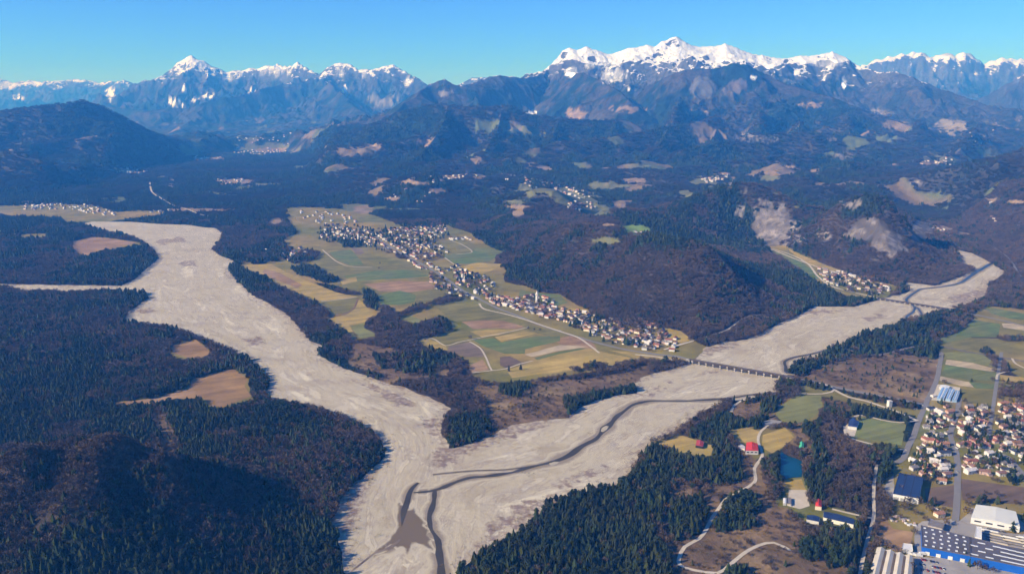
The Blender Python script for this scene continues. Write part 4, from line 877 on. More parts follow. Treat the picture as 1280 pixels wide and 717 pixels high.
def pine_crown(rs, n=70):
    V, F = [], []
    for _ in range(n):
        while True:
            p = np.array([rs.uniform(-1, 1), rs.uniform(-1, 1), rs.uniform(-1, 1)])
            if 0.35 < np.linalg.norm(p) < 1: break
        c = np.array([p[0] * 0.24, p[1] * 0.24, 0.63 + p[2] * 0.34])
        d1 = rs.normal(size=3); d1 /= np.linalg.norm(d1); d2 = np.cross(d1, rs.normal(size=3)); d2 /= np.linalg.norm(d2)
        s = rs.uniform(0.07, 0.12); k = len(V)
        V += [c + d1 * s, c - d1 * s * 0.6 + d2 * s, c - d1 * s * 0.6 - d2 * s, c + np.array([0, 0, s * 0.8])]
        F += [(k, k + 1, k + 2), (k, k + 1, k + 3), (k + 1, k + 2, k + 3), (k + 2, k, k + 3)]
    return V, F
def bare_crown(rs, n=95, w=0.34):
    V, F = [], []
    for _ in range(n):
        a = rs.uniform(0, 6.28); rr = w * math.sqrt(rs.uniform(0, 1)); z = 0.32 + 0.66 * rs.uniform(0, 1) * math.sqrt(max(0, 1 - (rr / w) ** 2 * 0.8))
        c = np.array([rr * math.cos(a), rr * math.sin(a), z])
        d1 = np.array([c[0] * 0.9, c[1] * 0.9, 0.35]) + rs.normal(size=3) * 0.12; d1 /= np.linalg.norm(d1)
        d2 = np.cross(d1, rs.normal(size=3)); d2 /= np.linalg.norm(d2); s = rs.uniform(0.07, 0.13); k = len(V)
        V += [c - d1 * s, c + d1 * s + d2 * s * 0.38, c + d1 * s - d2 * s * 0.38]; F.append((k, k + 1, k + 2))
    return V, F
def rod(V, F, a, b, ra, rb, n=5):
    a = np.array(a, float); b = np.array(b, float); d = b - a; d /= np.linalg.norm(d)
    u = np.cross(d, (0.3, 0.9, 0.2)); u /= np.linalg.norm(u); v = np.cross(d, u); k = len(V)
    for c, r in ((a, ra), (b, rb)):
        for i in range(n): t = 2 * math.pi * i / n; V.append(c + u * r * math.cos(t) + v * r * math.sin(t))
    for i in range(n): F.append((k + i, k + (i + 1) % n, k + n + (i + 1) % n, k + n + i))
def trunk(rs, kind):
    V, F = [], []
    if kind == 'con': rod(V, F, (0, 0, -0.03), (0, 0, 0.8), 0.02, 0.006)
    elif kind == 'pine':
        rod(V, F, (0, 0, -0.03), (0, 0, 0.62), 0.022, 0.012)
        for _ in range(3): a = rs.uniform(0, 6.28); rod(V, F, (0, 0, 0.5), (0.16 * math.cos(a), 0.16 * math.sin(a), 0.72), 0.01, 0.004, 4)
    else:
        rod(V, F, (0, 0, -0.03), (0, 0, 0.45), 0.028, 0.018)
        for _ in range(6):
            a = rs.uniform(0, 6.28); r = rs.uniform(.1, .26); rod(V, F, (0, 0, rs.uniform(.28, .45)), (r * math.cos(a), r * math.sin(a), rs.uniform(.65, .92)), 0.012, 0.004, 4)
    return V, F
rs = np.random.RandomState(5)
KIND = {'con': ('conifer', M_CON, [conifer_crown(rs, w=wd) for wd in (0.19, 0.23, 0.26, 0.21)]),
        'pine': ('pine_tree', M_CON, [pine_crown(rs) for _ in range(3)]),
        'bare': ('bare_tree', M_TWIG, [bare_crown(rs) for _ in range(4)])}
CROWN = {k: [mesh(k + '_crown', V, F, [m]) for V, F in vs] for k, (_, m, vs) in KIND.items()}
TRUNK = {k: [mesh(k + '_trunk', *trunk(rs, k), [M_BARK]) for _ in vs] for k, (_, m, vs) in KIND.items()}
def template(name, parts, mats):
    V, F, I = [], [], []
    for (v, f), mi in parts:
        k = len(V); V += [tuple(p) for p in v]; F += [tuple(k + i for i in t) for t in f]; I += [mi] * len(f)
    me = mesh(name, V, F, mats); me.polygons.foreach_set('material_index', I); return bpy.data.objects.new(name, me)
def collection(name, obs):
    c = bpy.data.collections.new(name)
    for o in obs: c.objects.link(o)
    return c
def clump(rs, kind, n):
    parts = []
    for _ in range(n):
        kk = kind
        V, F = KIND[kk][2][rs.randint(len(KIND[kk][2]))]
        s = rs.uniform(0.75, 1.15); ox, oy = rs.uniform(-0.72, 0.72, 2); a = rs.uniform(0, 6.28); V = np.array([tuple(p) for p in V])
        X = V[:, 0] * math.cos(a) - V[:, 1] * math.sin(a); Y = V[:, 0] * math.sin(a) + V[:, 1] * math.cos(a)
        parts.append(((np.column_stack([X * s * 1.15 + ox, Y * s * 1.15 + oy, V[:, 2] * s]), F), 0))
    return parts
TPL = {k: collection('tpl_' + k, [template(k + '_tree', [(KIND[k][2][i], 0), (trunk(rs, k), 1)], [KIND[k][1], M_BARK]) for i in range(len(KIND[k][2]))]) for k in KIND}
TPL['conclump'] = collection('tpl_conclump', [template('con_clump', clump(rs, 'con', 6), [M_CON]) for _ in range(3)])
TPL['bareclump'] = collection('tpl_bareclump', [template('bare_clump', clump(rs, 'bare', 5), [M_TWIGF]) for _ in range(3)])
TPL['bush'] = collection('tpl_bush', [template('bush', [(bare_crown(rs, 34, 0.5), 0)], [M_BUSH]) for _ in range(3)])

def gn_scatter(name, P, scl, coll, label, rs):
    me = bpy.data.meshes.new(name); me.vertices.add(len(P)); me.vertices.foreach_set('co', np.asarray(P, np.float32).ravel())
    a = me.attributes.new('scl', 'FLOAT_VECTOR', 'POINT'); a.data.foreach_set('vector', np.asarray(scl, np.float32).ravel())
    rt = np.zeros((len(P), 3), np.float32); rt[:, 2] = rs.uniform(0, 6.28, len(P)); rt[:, 0] = rs.normal(0, 0.03, len(P)); rt[:, 1] = rs.normal(0, 0.03, len(P))
    a = me.attributes.new('rot', 'FLOAT_VECTOR', 'POINT'); a.data.foreach_set('vector', rt.ravel())
    o = obj(name, me); tag(o, label, None, None, 'stuff')
    g = bpy.data.node_groups.new(name, 'GeometryNodeTree')
    g.interface.new_socket('Geometry', in_out='INPUT', socket_type='NodeSocketGeometry'); g.interface.new_socket('Geometry', in_out='OUTPUT', socket_type='NodeSocketGeometry')
    N = g.nodes; L = g.links
    gi = N.new('NodeGroupInput'); goo = N.new('NodeGroupOutput'); ip = N.new('GeometryNodeInstanceOnPoints'); ci = N.new('GeometryNodeCollectionInfo')
    ci.inputs[0].default_value = coll; ci.inputs[1].default_value = True; ci.inputs[2].default_value = True
    ip.inputs['Pick Instance'].default_value = True
    ra = N.new('GeometryNodeInputNamedAttribute'); ra.data_type = 'FLOAT_VECTOR'; ra.inputs[0].default_value = 'rot'
    sa = N.new('GeometryNodeInputNamedAttribute'); sa.data_type = 'FLOAT_VECTOR'; sa.inputs[0].default_value = 'scl'
    L.new(gi.outputs[0], ip.inputs['Points']); L.new(ci.outputs[0], ip.inputs['Instance'])
    L.new(ra.outputs[0], ip.inputs['Rotation']); L.new(sa.outputs[0], ip.inputs['Scale']); L.new(ip.outputs[0], goo.inputs[0])
    md = o.modifiers.new('scatter', 'NODES'); md.node_group = g
    return o

# the towns' keep-out areas and the built lanes
TOWN = [(1140,470),(1290,466),(1290,760),(1140,760),(1100,690),(1112,600),(1145,560)]
KEEP = [world_poly(P) for _, _, P in FIELDS] + [world_poly(P) for _, _, P, _ in YARDS]
KEEP.append(world_poly([(975,563),(1006,575),(1004,598),(974,602)]))
LANES = [(w_, smooth_line([G(*p[:2]) for p in P], 25)) for _, w_, _, _, P in ROADS]
def free(x, y, margin=2.0):
    ok = ~in_poly(x, y, GRAVEL_W)
    for P in KEEP: ok &= ~in_poly(x, y, P)
    for w_, C in LANES:
        bx = (x > C[:, 0].min() - 15) & (x < C[:, 0].max() + 15) & (y > C[:, 1].min() - 15) & (y < C[:, 1].max() + 15)
        idx = np.nonzero(bx)[0]
        if len(idx):
            d = dist_poly(x[idx], y[idx], C, closed=False); ok[idx[d < w_ / 2 + margin + (5 if w_ >= 8 else 0)]] = False
    return ok
def candidates(y0, y1, step, fan=0.74):
    xs = np.arange(-fan * y1, fan * y1, step); ys = np.arange(y0, y1, step)
    X, Y = np.meshgrid(xs, ys); X = X.ravel() + RNG.uniform(-.48, .48, X.size) * step; Y = Y.ravel() + RNG.uniform(-.48, .48, Y.size) * step
    m = np.abs(X) < fan * Y + 40
    return X[m], Y[m]
VPOLY = [[(702,386),(720,388),(760,398),(778,402),(800,400),(826,410),(838,426),(826,438),(806,437),(775,430),(745,420),(718,408),(700,398)],[(540,332),(568,330),(590,340),(612,346),(618,358),(600,366),(640,374),(660,376),(655,386),(630,384),(600,378),(575,370),(548,362),(535,350)],[(645,372),(675,368),(695,380),(700,392),(690,396),(668,392),(650,384)],[(395,280),(430,278),(470,285),(500,280),(562,278),(562,292),(545,300),(565,315),(540,324),(510,324),(485,314),(450,305),(420,302),(398,298)],[(1022,336),(1040,338),(1075,345),(1110,352),(1118,362),(1095,368),(1060,362),(1030,352)],TOWN]
ALL = {k: [[], []] for k in ('con', 'pine', 'bare', 'bush', 'conclump', 'bareclump')}
for y0, y1, step in ((640, 1400, 5.2), (1400, 2200, 7.2), (2200, 3300, 9.5)):
    x, y = candidates(y0, y1, step); z = hq(x, y)
    px, py = PX(x, y, z + 8); m = (px > -90) & (px < 1370) & (py < 790)
    x, y, z, px, py = x[m], y[m], z[m], px[m], py[m]; n = len(x)
    _, op, sp, con, mead = classify(x, y, z + 6)
    vg = np.zeros(n, bool)
    for P in VPOLY: vg |= in_poly(px, py, P)
    u = RNG.uniform(0, 1, n)
    gap = fbm(x, y, 34, 2, 701)
    dens = np.where(op > 0, 0.0, np.where(sp, 0.15 + 0.25 * np.clip(fbm(x, y, 60, 2, 702) * 2, 0, 1), 0.97)) * (1 - mead)
    dens = np.where(gap > 0.55, dens * 0.4, dens)
    for P in ([(395,425),(470,425),(520,440),(590,445),(600,480),(590,520),(560,512),(480,478),(430,462)], [(1060,430),(1100,415),(1190,388),(1225,386),(1214,400),(1166,426),(1140,436),(1060,448),(1018,456)], [(1030,505),(1095,560),(1112,565),(1092,590),(1090,650),(1030,640)]):
        dens = np.where(in_poly(px, py, P), dens * np.clip(0.62 + 0.9 * gap, 0.25, 0.9), dens)
    keep = ((u < dens) | (vg & (u < 0.13))) & free(x, y, 3.0)
    x, y, z, con, sp = x[keep], y[keep], z[keep], con[keep], sp[keep]; n = len(x)
    isc = RNG.uniform(0, 1, n) < np.clip((con - 0.5) * 1.9 + 0.5, 0.04, 0.96)
    h = np.where(isc, 7 + 12 * RNG.beta(2, 2.6, n), RNG.uniform(7, 12, n)) * np.where(sp, 0.6, 1) * (step / 7.2) ** 0.3 * (1 + 0.25 * fbm(x, y, 70, 2, 715))
    pine = isc & (RNG.uniform(0, 1, n) < np.where(fbm(x, y, 150, 2, 710) > 0.05, 0.65, 0.2))
    wd = np.where(isc, np.where(pine, 1.05, 1.15), 1.25) * (step / 5.2) ** 0.4
    for k, mk in (('con', isc & ~pine), ('pine', pine), ('bare', ~isc)):
        hh = h[mk] * (0.86 if k == 'pine' else 1); q = wd[mk] * RNG.uniform(0.85, 1.2, mk.sum())
        ALL[k][0].append(np.column_stack([x[mk], y[mk], z[mk] - 0.3])); ALL[k][1].append(np.column_stack([hh * q, hh * q, hh]))
# brush in the scrub land and on the bars
x, y = candidates(640, 2300, 7.0); z = hq(x, y); px, py = PX(x, y, z)
m = (px > -60) & (px < 1340) & (py < 760); x, y, z, px, py = x[m], y[m], z[m], px[m], py[m]
_, op, sp, con, mead = classify(x, y, z); gx = fbm(x, y, 40, 3, 501) * 6
bar = np.zeros(len(x), bool)
for P in SCRUB: bar |= in_poly(px + gx, py + gx * 0.4, P)
bank = in_poly(x, y, GRAVEL_W) & (dist_poly(x, y, GRAVEL_W) < 24) & (pn(x / 40, y / 40, 731) > 0.0) & (RNG.uniform(0, 1, len(x)) < 0.5)
loose = in_poly(x, y, GRAVEL_W) & (pn(x / 55, y / 55, 741) > 0.42) & (RNG.uniform(0, 1, len(x)) < 0.16)
keep = bank | loose | ((sp & free(x, y)) | (bar & (RNG.uniform(0, 1, len(x)) < 0.75) & (pn(x / 30, y / 30, 720) > -0.15))) & (RNG.uniform(0, 1, len(x)) < 0.8)
x, y, z = x[keep], y[keep], z[keep]; h = RNG.uniform(1.8, 4.6, len(x)); q = RNG.uniform(0.9, 1.5, len(x))
ALL['bush'][0].append(np.column_stack([x, y, z - 0.9])); ALL['bush'][1].append(np.column_stack([h * q, h * q, h]))
# clumps on the farther slopes
for y0, y1, step in ((3300, 4600, 20), (4600, 7200, 28)):
    x, y = candidates(y0, y1, step); z = hq(x, y); px, py = PX(x, y, z); m = (px > -60) & (px < 1340)
    x, y, z = x[m], y[m], z[m]; _, op, sp, con, mead = classify(x, y, z + 6); n = len(x)
    keep = (op < 1) & (RNG.uniform(0, 1, n) < 0.92 * (1 - mead)) & free(x, y, 5)
    x, y, z, con = x[keep], y[keep], z[keep], con[keep]; n = len(x); isc = RNG.uniform(0, 1, n) < np.clip((con - 0.5) * 2.6 + 0.5, 0.03, 0.97)
    h = RNG.uniform(13, 20, n) * (step / 21) ** 0.3
    for k, mk in (('conclump', isc), ('bareclump', ~isc)):
        hh = h[mk]; ww = RNG.uniform(0.85, 1.15, mk.sum()) * step * 0.62
        ALL[k][0].append(np.column_stack([x[mk], y[mk], z[mk] - 1])); ALL[k][1].append(np.column_stack([ww, ww, hh * (0.8 if k == 'bareclump' else 1)]))
ALL = {k: [np.concatenate(a), np.concatenate(b)] for k, (a, b) in ALL.items()}

LANDM = [(110,560,'the dark knoll at the bottom left'),(215,560,'the straight cleared strip'),(270,490,'the curved tan clearing'),(475,560,'the gravel point facing the confluence'),(430,650,'the scrubby gravel edge at the bottom'),
 (600,700,'the bottom tip of the right hand wood'),(700,640,'the pale gravel bar'),(775,610,'the bend of the gravel bank'),(845,600,'the tan clearing with the red shed'),(850,700,'the hairpin of the winding track'),(925,635,'the upper winding track'),
 (940,558,'the red roofed lodge'),(988,585,'the small blue lake'),(1023,630,'the red roofed barn'),(1048,648,'the long dark shed'),(965,528,'the round gravel parking place'),(1100,540,'the sports pitch'),(1135,608,'the navy roofed warehouse'),(1115,700,'the beige sheds'),
 (1180,675,'the blue factory'),(1245,648,'the long white hall'),(1182,492,'the blue glasshouses'),(1240,610,'the brown field'),(1193,545,'the bent town road'),(1236,530,'the right hand lane crossing'),(1265,580,'the diagonal road at the right edge'),(1170,545,'the olive plots'),
 (672,380,'the tall white bell tower'),(578,350,'the bell tower at the road bend'),(830,430,'the road end before the bridge'),(765,412,'the rusty roadside field'),(720,395,'the foot of the wooded hill'),(625,378,'the narrow middle of the strip village'),(548,345,'the left end of the strip village'),(800,415,'the last houses near the bridge'),(1070,355,'the hamlet road'),(1210,640,'the town end of the factory road'),(960,690,'the curved end of the track'),(1000,690,'the spruce clump below the long shed'),(1080,620,'the forest lane'),(40,640,'the left edge of the picture'),(300,640,'the shaded hollow right of the knoll'),(180,700,'the bottom edge under the knoll'),(340,700,'the bottom edge left of the river'),(60,705,'the bottom left corner'),(400,620,'the wood edge above the scrubby gravel'),(640,680,'the left flank of the bottom wood'),(110,620,'the sunny face of the knoll'),(740,700,'the bottom edge in mid picture'),(790,660,'the right flank of the bottom wood'),(250,690,'the dark gully under the knoll'),(20,660,'the left margin below the knoll')]
def whr(px, py):
    d, a, b, nm = min(((px - a) ** 2 + ((py - b) * 1.6) ** 2, a, b, nm) for a, b, nm in LANDM)
    d = math.sqrt(d); dx = px - a; dy = (py - b) * 1.6
    if d < 7: return 'right beside ' + nm
    w = ('right of ' if dx > 0 else 'left of ') if abs(dx) > abs(dy) else ('below ' if dy > 0 else 'above ')
    return ('just ' if d < 20 else '' if d > 55 else '') + w + nm
def zone(px, py):
    if py > 590 and px < 300: return 'on the dark knoll at the bottom left corner', 'knoll'
    if px < 520: return 'in the forest left of the confluence', 'left forest'
    if px < 850: return 'in the dark wood along the bottom of the right river', 'bottom wood'
    if px < 975: return 'near the winding pale track in the scrub', 'track scrub'
    if px < 1045: return 'between the blue lake and the long dark shed', 'lake side'
    return 'in the wood left of the factory', 'factory wood'
WORDS = {'con': ('slim dark spruce', 'spruce'), 'pine': ('round crowned dark pine', 'pine'), 'bare': ('bare brown leafless tree', 'bare tree')}
CAP = {'con': 190, 'pine': 110, 'bare': 300}
for k in ('con', 'pine', 'bare'):
    P, S = ALL[k]; px, py = PX(P[:, 0], P[:, 1], P[:, 2] + S[:, 2] * 0.6); rngd = np.hypot(P[:, 0], P[:, 1])
    vis = (px > 6) & (px < 1274) & (py > 100) & (py < 712)
    sc_ = np.where(vis, S[:, 2] / np.sqrt(P[:, 0] ** 2 + P[:, 1] ** 2 + (EYE - P[:, 2]) ** 2), 0)
    top = np.argsort(-sc_)[:CAP[k]]
    for i in top:
        z_, zn = zone(px[i], py[i])
        t = empty(KIND[k][0], tuple(map(float, P[i])), float(RNG.uniform(0, 6.28)))
        t.scale = tuple(map(float, S[i]))
        sz = ('tall ', 'short ', '')[0 if S[i][2] > (14 if k != 'bare' else 11) else 1 if S[i][2] < (11 if k != 'bare' else 8.5) else 2]; wh_ = whr(px[i], py[i])
        tag(t, sz + WORDS[k][0] + ' ' + wh_, 'tree', sz + WORDS[k][1] + 's ' + wh_)
        j = int(RNG.integers(len(CROWN[k])))
        obj('trunk', TRUNK[k][j], t); obj('crown', CROWN[k][j], t)
    kp = np.ones(len(P), bool); kp[top] = False; ALL[k] = [P[kp], S[kp]]
rs2 = np.random.RandomState(9)
for k, nm, lb in (('con', 'conifer_forest', 'dense dark spruce forest covering the near valley woods'), ('pine', 'pine_forest', 'darker round crowned pines mixed through the near woods'),
                  ('bare', 'bare_woodland', 'brown leafless broadleaf woodland of the valley and near hills'), ('bush', 'scrub', 'rusty low brush on the scrub land and gravel bars'),
                  ('conclump', 'distant_conifer_forest', 'dark conifer woods on the farther slopes'), ('bareclump', 'distant_bare_woodland', 'brown leafless woods on the farther slopes')):
    gn_scatter(nm, ALL[k][0], ALL[k][1], TPL[k], lb, rs2)
print('TREES', {k: len(v[0]) for k, v in ALL.items()})

# ------------------------------------------------------------------ houses
def wall_mat(n, c): return mat(n, c, 0.9, 0.08, 0.5)
WALLM = {'white': wall_mat('white_render', (0.55, 0.53, 0.50)), 'cream': wall_mat('cream_render', (0.66, 0.57, 0.44)), 'pink': wall_mat('pink_render', (0.48, 0.34, 0.29)), 'grey': wall_mat('grey_render', (0.45, 0.43, 0.41))}
ROOFM = {'red': mat('red_tiles', (0.24, 0.09, 0.068), 0.85, 0.25, 0.4), 'brown': mat('brown_tiles', (0.19, 0.105, 0.085), 0.85, 0.25, 0.4), 'grey': mat('grey_roofing', (0.19, 0.17, 0.17), 0.8, 0.2, 0.4),
         'dark': mat('dark_roofing', (0.04, 0.045, 0.065), 0.6, 0.2, 0.4), 'orange': mat('orange_tiles', (0.31, 0.155, 0.10), 0.85, 0.25, 0.4), 'pale': mat('pale_roofing', (0.55, 0.5, 0.46), 0.8, 0.15, 0.3)}
M_DARK = mat('dark_opening', (0.02, 0.022, 0.03), 0.3, 0.1, 0.5, spec=0.5)
def house_shapes(L, W, H, rh, hip=0.0):
    l, w_ = L / 2, W / 2
    wv = [(-l, -w_, -1), (l, -w_, -1), (l, w_, -1), (-l, w_, -1), (-l, -w_, H), (l, -w_, H), (l, w_, H), (-l, w_, H), (-l + hip, 0, H + rh), (l - hip, 0, H + rh)]
    wf = [(0, 1, 5, 4), (1, 2, 6, 5), (2, 3, 7, 6), (3, 0, 4, 7)]
    if hip == 0: wf += [(4, 8, 7)[::-1], (5, 6, 9)]
    e, t = 0.6, 0.25; ll = l + e; ww = w_ + e; zb = H - rh * e / w_
    rl = ll - hip
    rv = [(-ll, -ww, zb), (ll, -ww, zb), (ll, ww, zb), (-ll, ww, zb), (-rl, 0, H + rh + t), (rl, 0, H + rh + t), (-ll, -ww, zb + t), (ll, -ww, zb + t), (ll, ww, zb + t), (-ll, ww, zb + t)]
    rf = [(6, 7, 5, 4), (8, 9, 4, 5), (7, 8, 5), (9, 6, 4), (0, 1, 7, 6), (1, 2, 8, 7), (2, 3, 9, 8), (3, 0, 6, 9), (3, 2, 1, 0)]
    return (wv, wf), (rv, rf)
HS = [house_shapes(13, 9.5, 5.6, 2.6), house_shapes(11, 9, 5.2, 2.4), house_shapes(16, 9, 5.8, 2.6), house_shapes(11.5, 10.5, 5.6, 2.6, 3.4), house_shapes(8, 7, 3.6, 1.9), house_shapes(20, 10, 6.4, 2.6)]
_hc = {}
def hmesh(i, wcol, rcol):
    if ('w', i, wcol) not in _hc: _hc[('w', i, wcol)] = mesh('house_walls', *HS[i][0], [WALLM[wcol]])
    if ('r', i, rcol) not in _hc: _hc[('r', i, rcol)] = mesh('house_roof', *HS[i][1], [ROOFM[rcol]])
    return _hc[('w', i, wcol)], _hc[('r', i, rcol)]
def boxm(name, a, b, c, m, z0=0):
    V = [(-a/2, -b/2, z0), (a/2, -b/2, z0), (a/2, b/2, z0), (-a/2, b/2, z0), (-a/2, -b/2, z0 + c), (a/2, -b/2, z0 + c), (a/2, b/2, z0 + c), (-a/2, b/2, z0 + c)]
    F = [(0, 1, 5, 4), (1, 2, 6, 5), (2, 3, 7, 6), (3, 0, 4, 7), (4, 5, 6, 7), (3, 2, 1, 0)]
    return mesh(name, V, F, [m])
ME_CHIM = boxm('chimney', 0.9, 0.9, 2.2, WALLM['pink']); ME_DOOR = boxm('door', 1.2, 0.15, 2.2, M_DARK); ME_WIN = boxm('window', 1.4, 0.14, 1.4, M_DARK)
def put_house(x, y, rz, i, wcol, rcol, label, group, detail=0, s=1.0):
    z = float(hq(np.array([x]), np.array([y]))[0])
    t = empty('house', (x, y, z), rz); t.scale = (s, s, s)
    tag(t, label, 'house', group)
    w_, r_ = hmesh(i, wcol, rcol); obj('walls', w_, t); ro = obj('roof', r_, t)
    if detail:
        (wv, _), (rv, _) = HS[i]; l = wv[1][0]; ww = wv[2][1]; H = wv[4][2]; rh = wv[8][2] - H
        obj('chimney', ME_CHIM, ro, (l * 0.4, ww * 0.35, H + rh * 0.55))
        obj('door', ME_DOOR, t, (0.5, -ww - 0.05, 0))
        for k in (-0.6, 0.62):
            for zz in (1.1, 3.6):
                if zz + 1.4 < H + 0.3: obj('window', ME_WIN, t, (l * k, -ww - 0.05, zz))
    return t
HSZ = ['', 'squat ', 'long ', 'hipped ', 'tiny ', 'big long ']
RN = {'red': 'red tiled', 'brown': 'brown tiled', 'grey': 'grey', 'dark': 'dark', 'orange': 'orange tiled', 'pale': 'pale'}
Z1 = lambda a, b: (1060 + a / 5.818, 477 + b / 5.818); Z2 = lambda a, b: (1060 + a / 5.818, 594 + b / 5.818)
TOWNH = [ (Z1(618,103),4,'white','pale'),(Z1(665,228),5,'white','pale'),(Z1(740,222),2,'pink','orange'),(Z1(670,288),1,'white','red'),(Z1(728,268),2,'white','brown'),(Z1(665,392),1,'white','grey'),(Z1(880,185),0,'pink','grey'),(Z1(970,205),0,'cream','grey'),(Z1(850,240),4,'white','grey'),(Z1(1130,165),5,'cream','orange'),(Z1(1150,205),2,'pink','red'),
 (Z1(1160,258),1,'white','pale'),(Z1(1232,180),2,'pink','red'),(Z1(1262,205),0,'white','red'),(Z1(1200,212),4,'white','red'),(Z1(1268,262),1,'white','red'),(Z1(868,302),1,'white','pale'),(Z1(960,290),0,'pink','red'),(Z1(972,330),1,'white','pale'),(Z1(948,352),5,'white','dark'),(Z1(820,332),1,'pink','red'),(Z1(1130,330),0,'pink','brown'),(Z1(1135,378),0,'white','pale'),
 (Z1(1258,355),0,'white','dark'),(Z1(1210,388),4,'grey','grey'),(Z1(830,376),0,'cream','pale'),(Z1(862,412),0,'pink','red'),(Z1(600,432),2,'pink','red'),(Z1(560,420),1,'pink','red'),(Z1(640,444),0,'pink','red'),(Z1(702,458),0,'pink','orange'),(Z1(700,525),5,'white','dark'),(Z1(470,576),1,'white','pale'),(Z1(630,580),2,'white','pale'),(Z1(700,616),2,'white','pale'),
 (Z1(690,643),0,'white','pale'),(Z1(640,606),4,'pink','brown'),(Z1(540,572),4,'white','brown'),(Z1(828,462),2,'pink','red'),(Z1(862,452),0,'pink','red'),(Z1(892,472),0,'pink','red'),(Z1(930,440),0,'pink','red'),(Z1(960,472),0,'pink','red'),(Z1(988,458),0,'pink','red'),(Z1(1004,428),0,'pink','brown'),(Z1(920,512),4,'white','pale'),(Z1(1025,525),0,'white','pale'),
 (Z1(1070,565),5,'white','pale'),(Z1(1130,592),4,'white','grey'),(Z1(1203,510),0,'white','dark'),(Z1(1232,452),5,'pink','brown'),(Z1(1150,648),2,'white','dark'),(Z1(870,580),1,'pink','red'),(Z1(912,582),1,'pink','red'),(Z1(942,580),4,'white','red'),(Z1(902,622),0,'pink','red'),(Z1(890,655),5,'white','pale'),(Z1(850,616),4,'white','brown'),(Z1(990,662),2,'pink','brown'),
 (Z1(1025,672),4,'pink','grey'),(Z1(950,547),4,'white','pale'),(Z1(1088,412),0,'pink','red'),(Z1(1066,436),1,'pink','red'),(Z1(850,357),4,'cream','red'),(Z1(912,300),4,'pink','red'),(Z1(1002,300),0,'pink','red'),(Z1(1180,612),4,'white','grey'),(Z1(1225,690),2,'white','grey'),(Z1(1112,212),4,'white','brown'),(Z1(1140,222),4,'pink','red'),(Z1(1240,242),4,'white','red'),(Z1(1210,165),4,'white','orange'),
 (Z1(1250,392),0,'grey','grey'),(Z1(1240,475),4,'pink','brown'),(Z1(1060,522),4,'white','grey'),(Z1(822,290),4,'pink','brown'),(Z1(930,242),4,'grey','grey'),(Z1(882,236),1,'grey','grey'),(Z1(722,372),4,'grey','grey'),(Z2(680,45),0,'white','orange'),(Z2(662,288),0,'cream','orange'),(Z2(640,255),4,'white','pale'),(Z1(1262,292),1,'pink','red'),(Z1(600,200),0,'grey','dark'),(Z1(620,232),4,'white','brown'),(Z1(770,306),4,'cream','brown'),(Z1(560,455),4,'white','brown'),(Z1(1100,620),4,'grey','brown'),(Z1(905,425),4,'pink','brown'),(Z1(1015,470),4,'pink','red') ]
_tp = [np.array(G(*h_[0])) for h_ in TOWNH]; _k = 0
while _k < 46:
    q_ = (RNG.uniform(1142, 1279), RNG.uniform(508, 594)); w_ = np.array(G(*q_))
    if min(np.hypot(*(w_ - t_)) for t_ in _tp) < 14: continue
    if any(dist_poly(w_[:1], w_[1:], C_, False)[0] < wd_ / 2 + 8 for wd_, C_ in LANES): continue
    _tp.append(w_); _k += 1
    TOWNH.append((q_, int(RNG.choice([0, 1, 3, 4, 4])), str(RNG.choice(['white', 'white', 'grey', 'cream', 'pink'])), str(RNG.choice(['grey', 'brown', 'brown', 'pale', 'red', 'dark']))))
used_pts = []
for (p, i, wc, rc) in TOWNH:
    if (wc, rc) == ('pink', 'red') and random.random() < 0.5: wc = random.choice(['white', 'cream'])
    x, y = G(p[0], p[1] + 1)
    if rc == 'red' and random.random() < 0.4: rc = 'brown'
    rz = R(random.choice([12, 12, 18, 100, 104, 8, -20]) + random.uniform(-6, 6))
    where = 'near the glasshouses at the top of the town' if p[1] < 520 else 'in the town at the right between the pitch and factory' if p[0] < 1195 else 'in the right part of the town'
    wn = {'white': 'white', 'cream': 'cream', 'pink': 'pinkish', 'grey': 'grey'}[wc]
    wh_ = whr(*p); sz = HSZ[i]
    put_house(x, y, rz, i, wc, rc, f'{sz}{wn} house, {RN[rc]} roof, {wh_}', f'{sz}{wn} houses, {RN[rc]} roofs, {wh_}', 1, 0.82)
    used_pts.append((x, y))
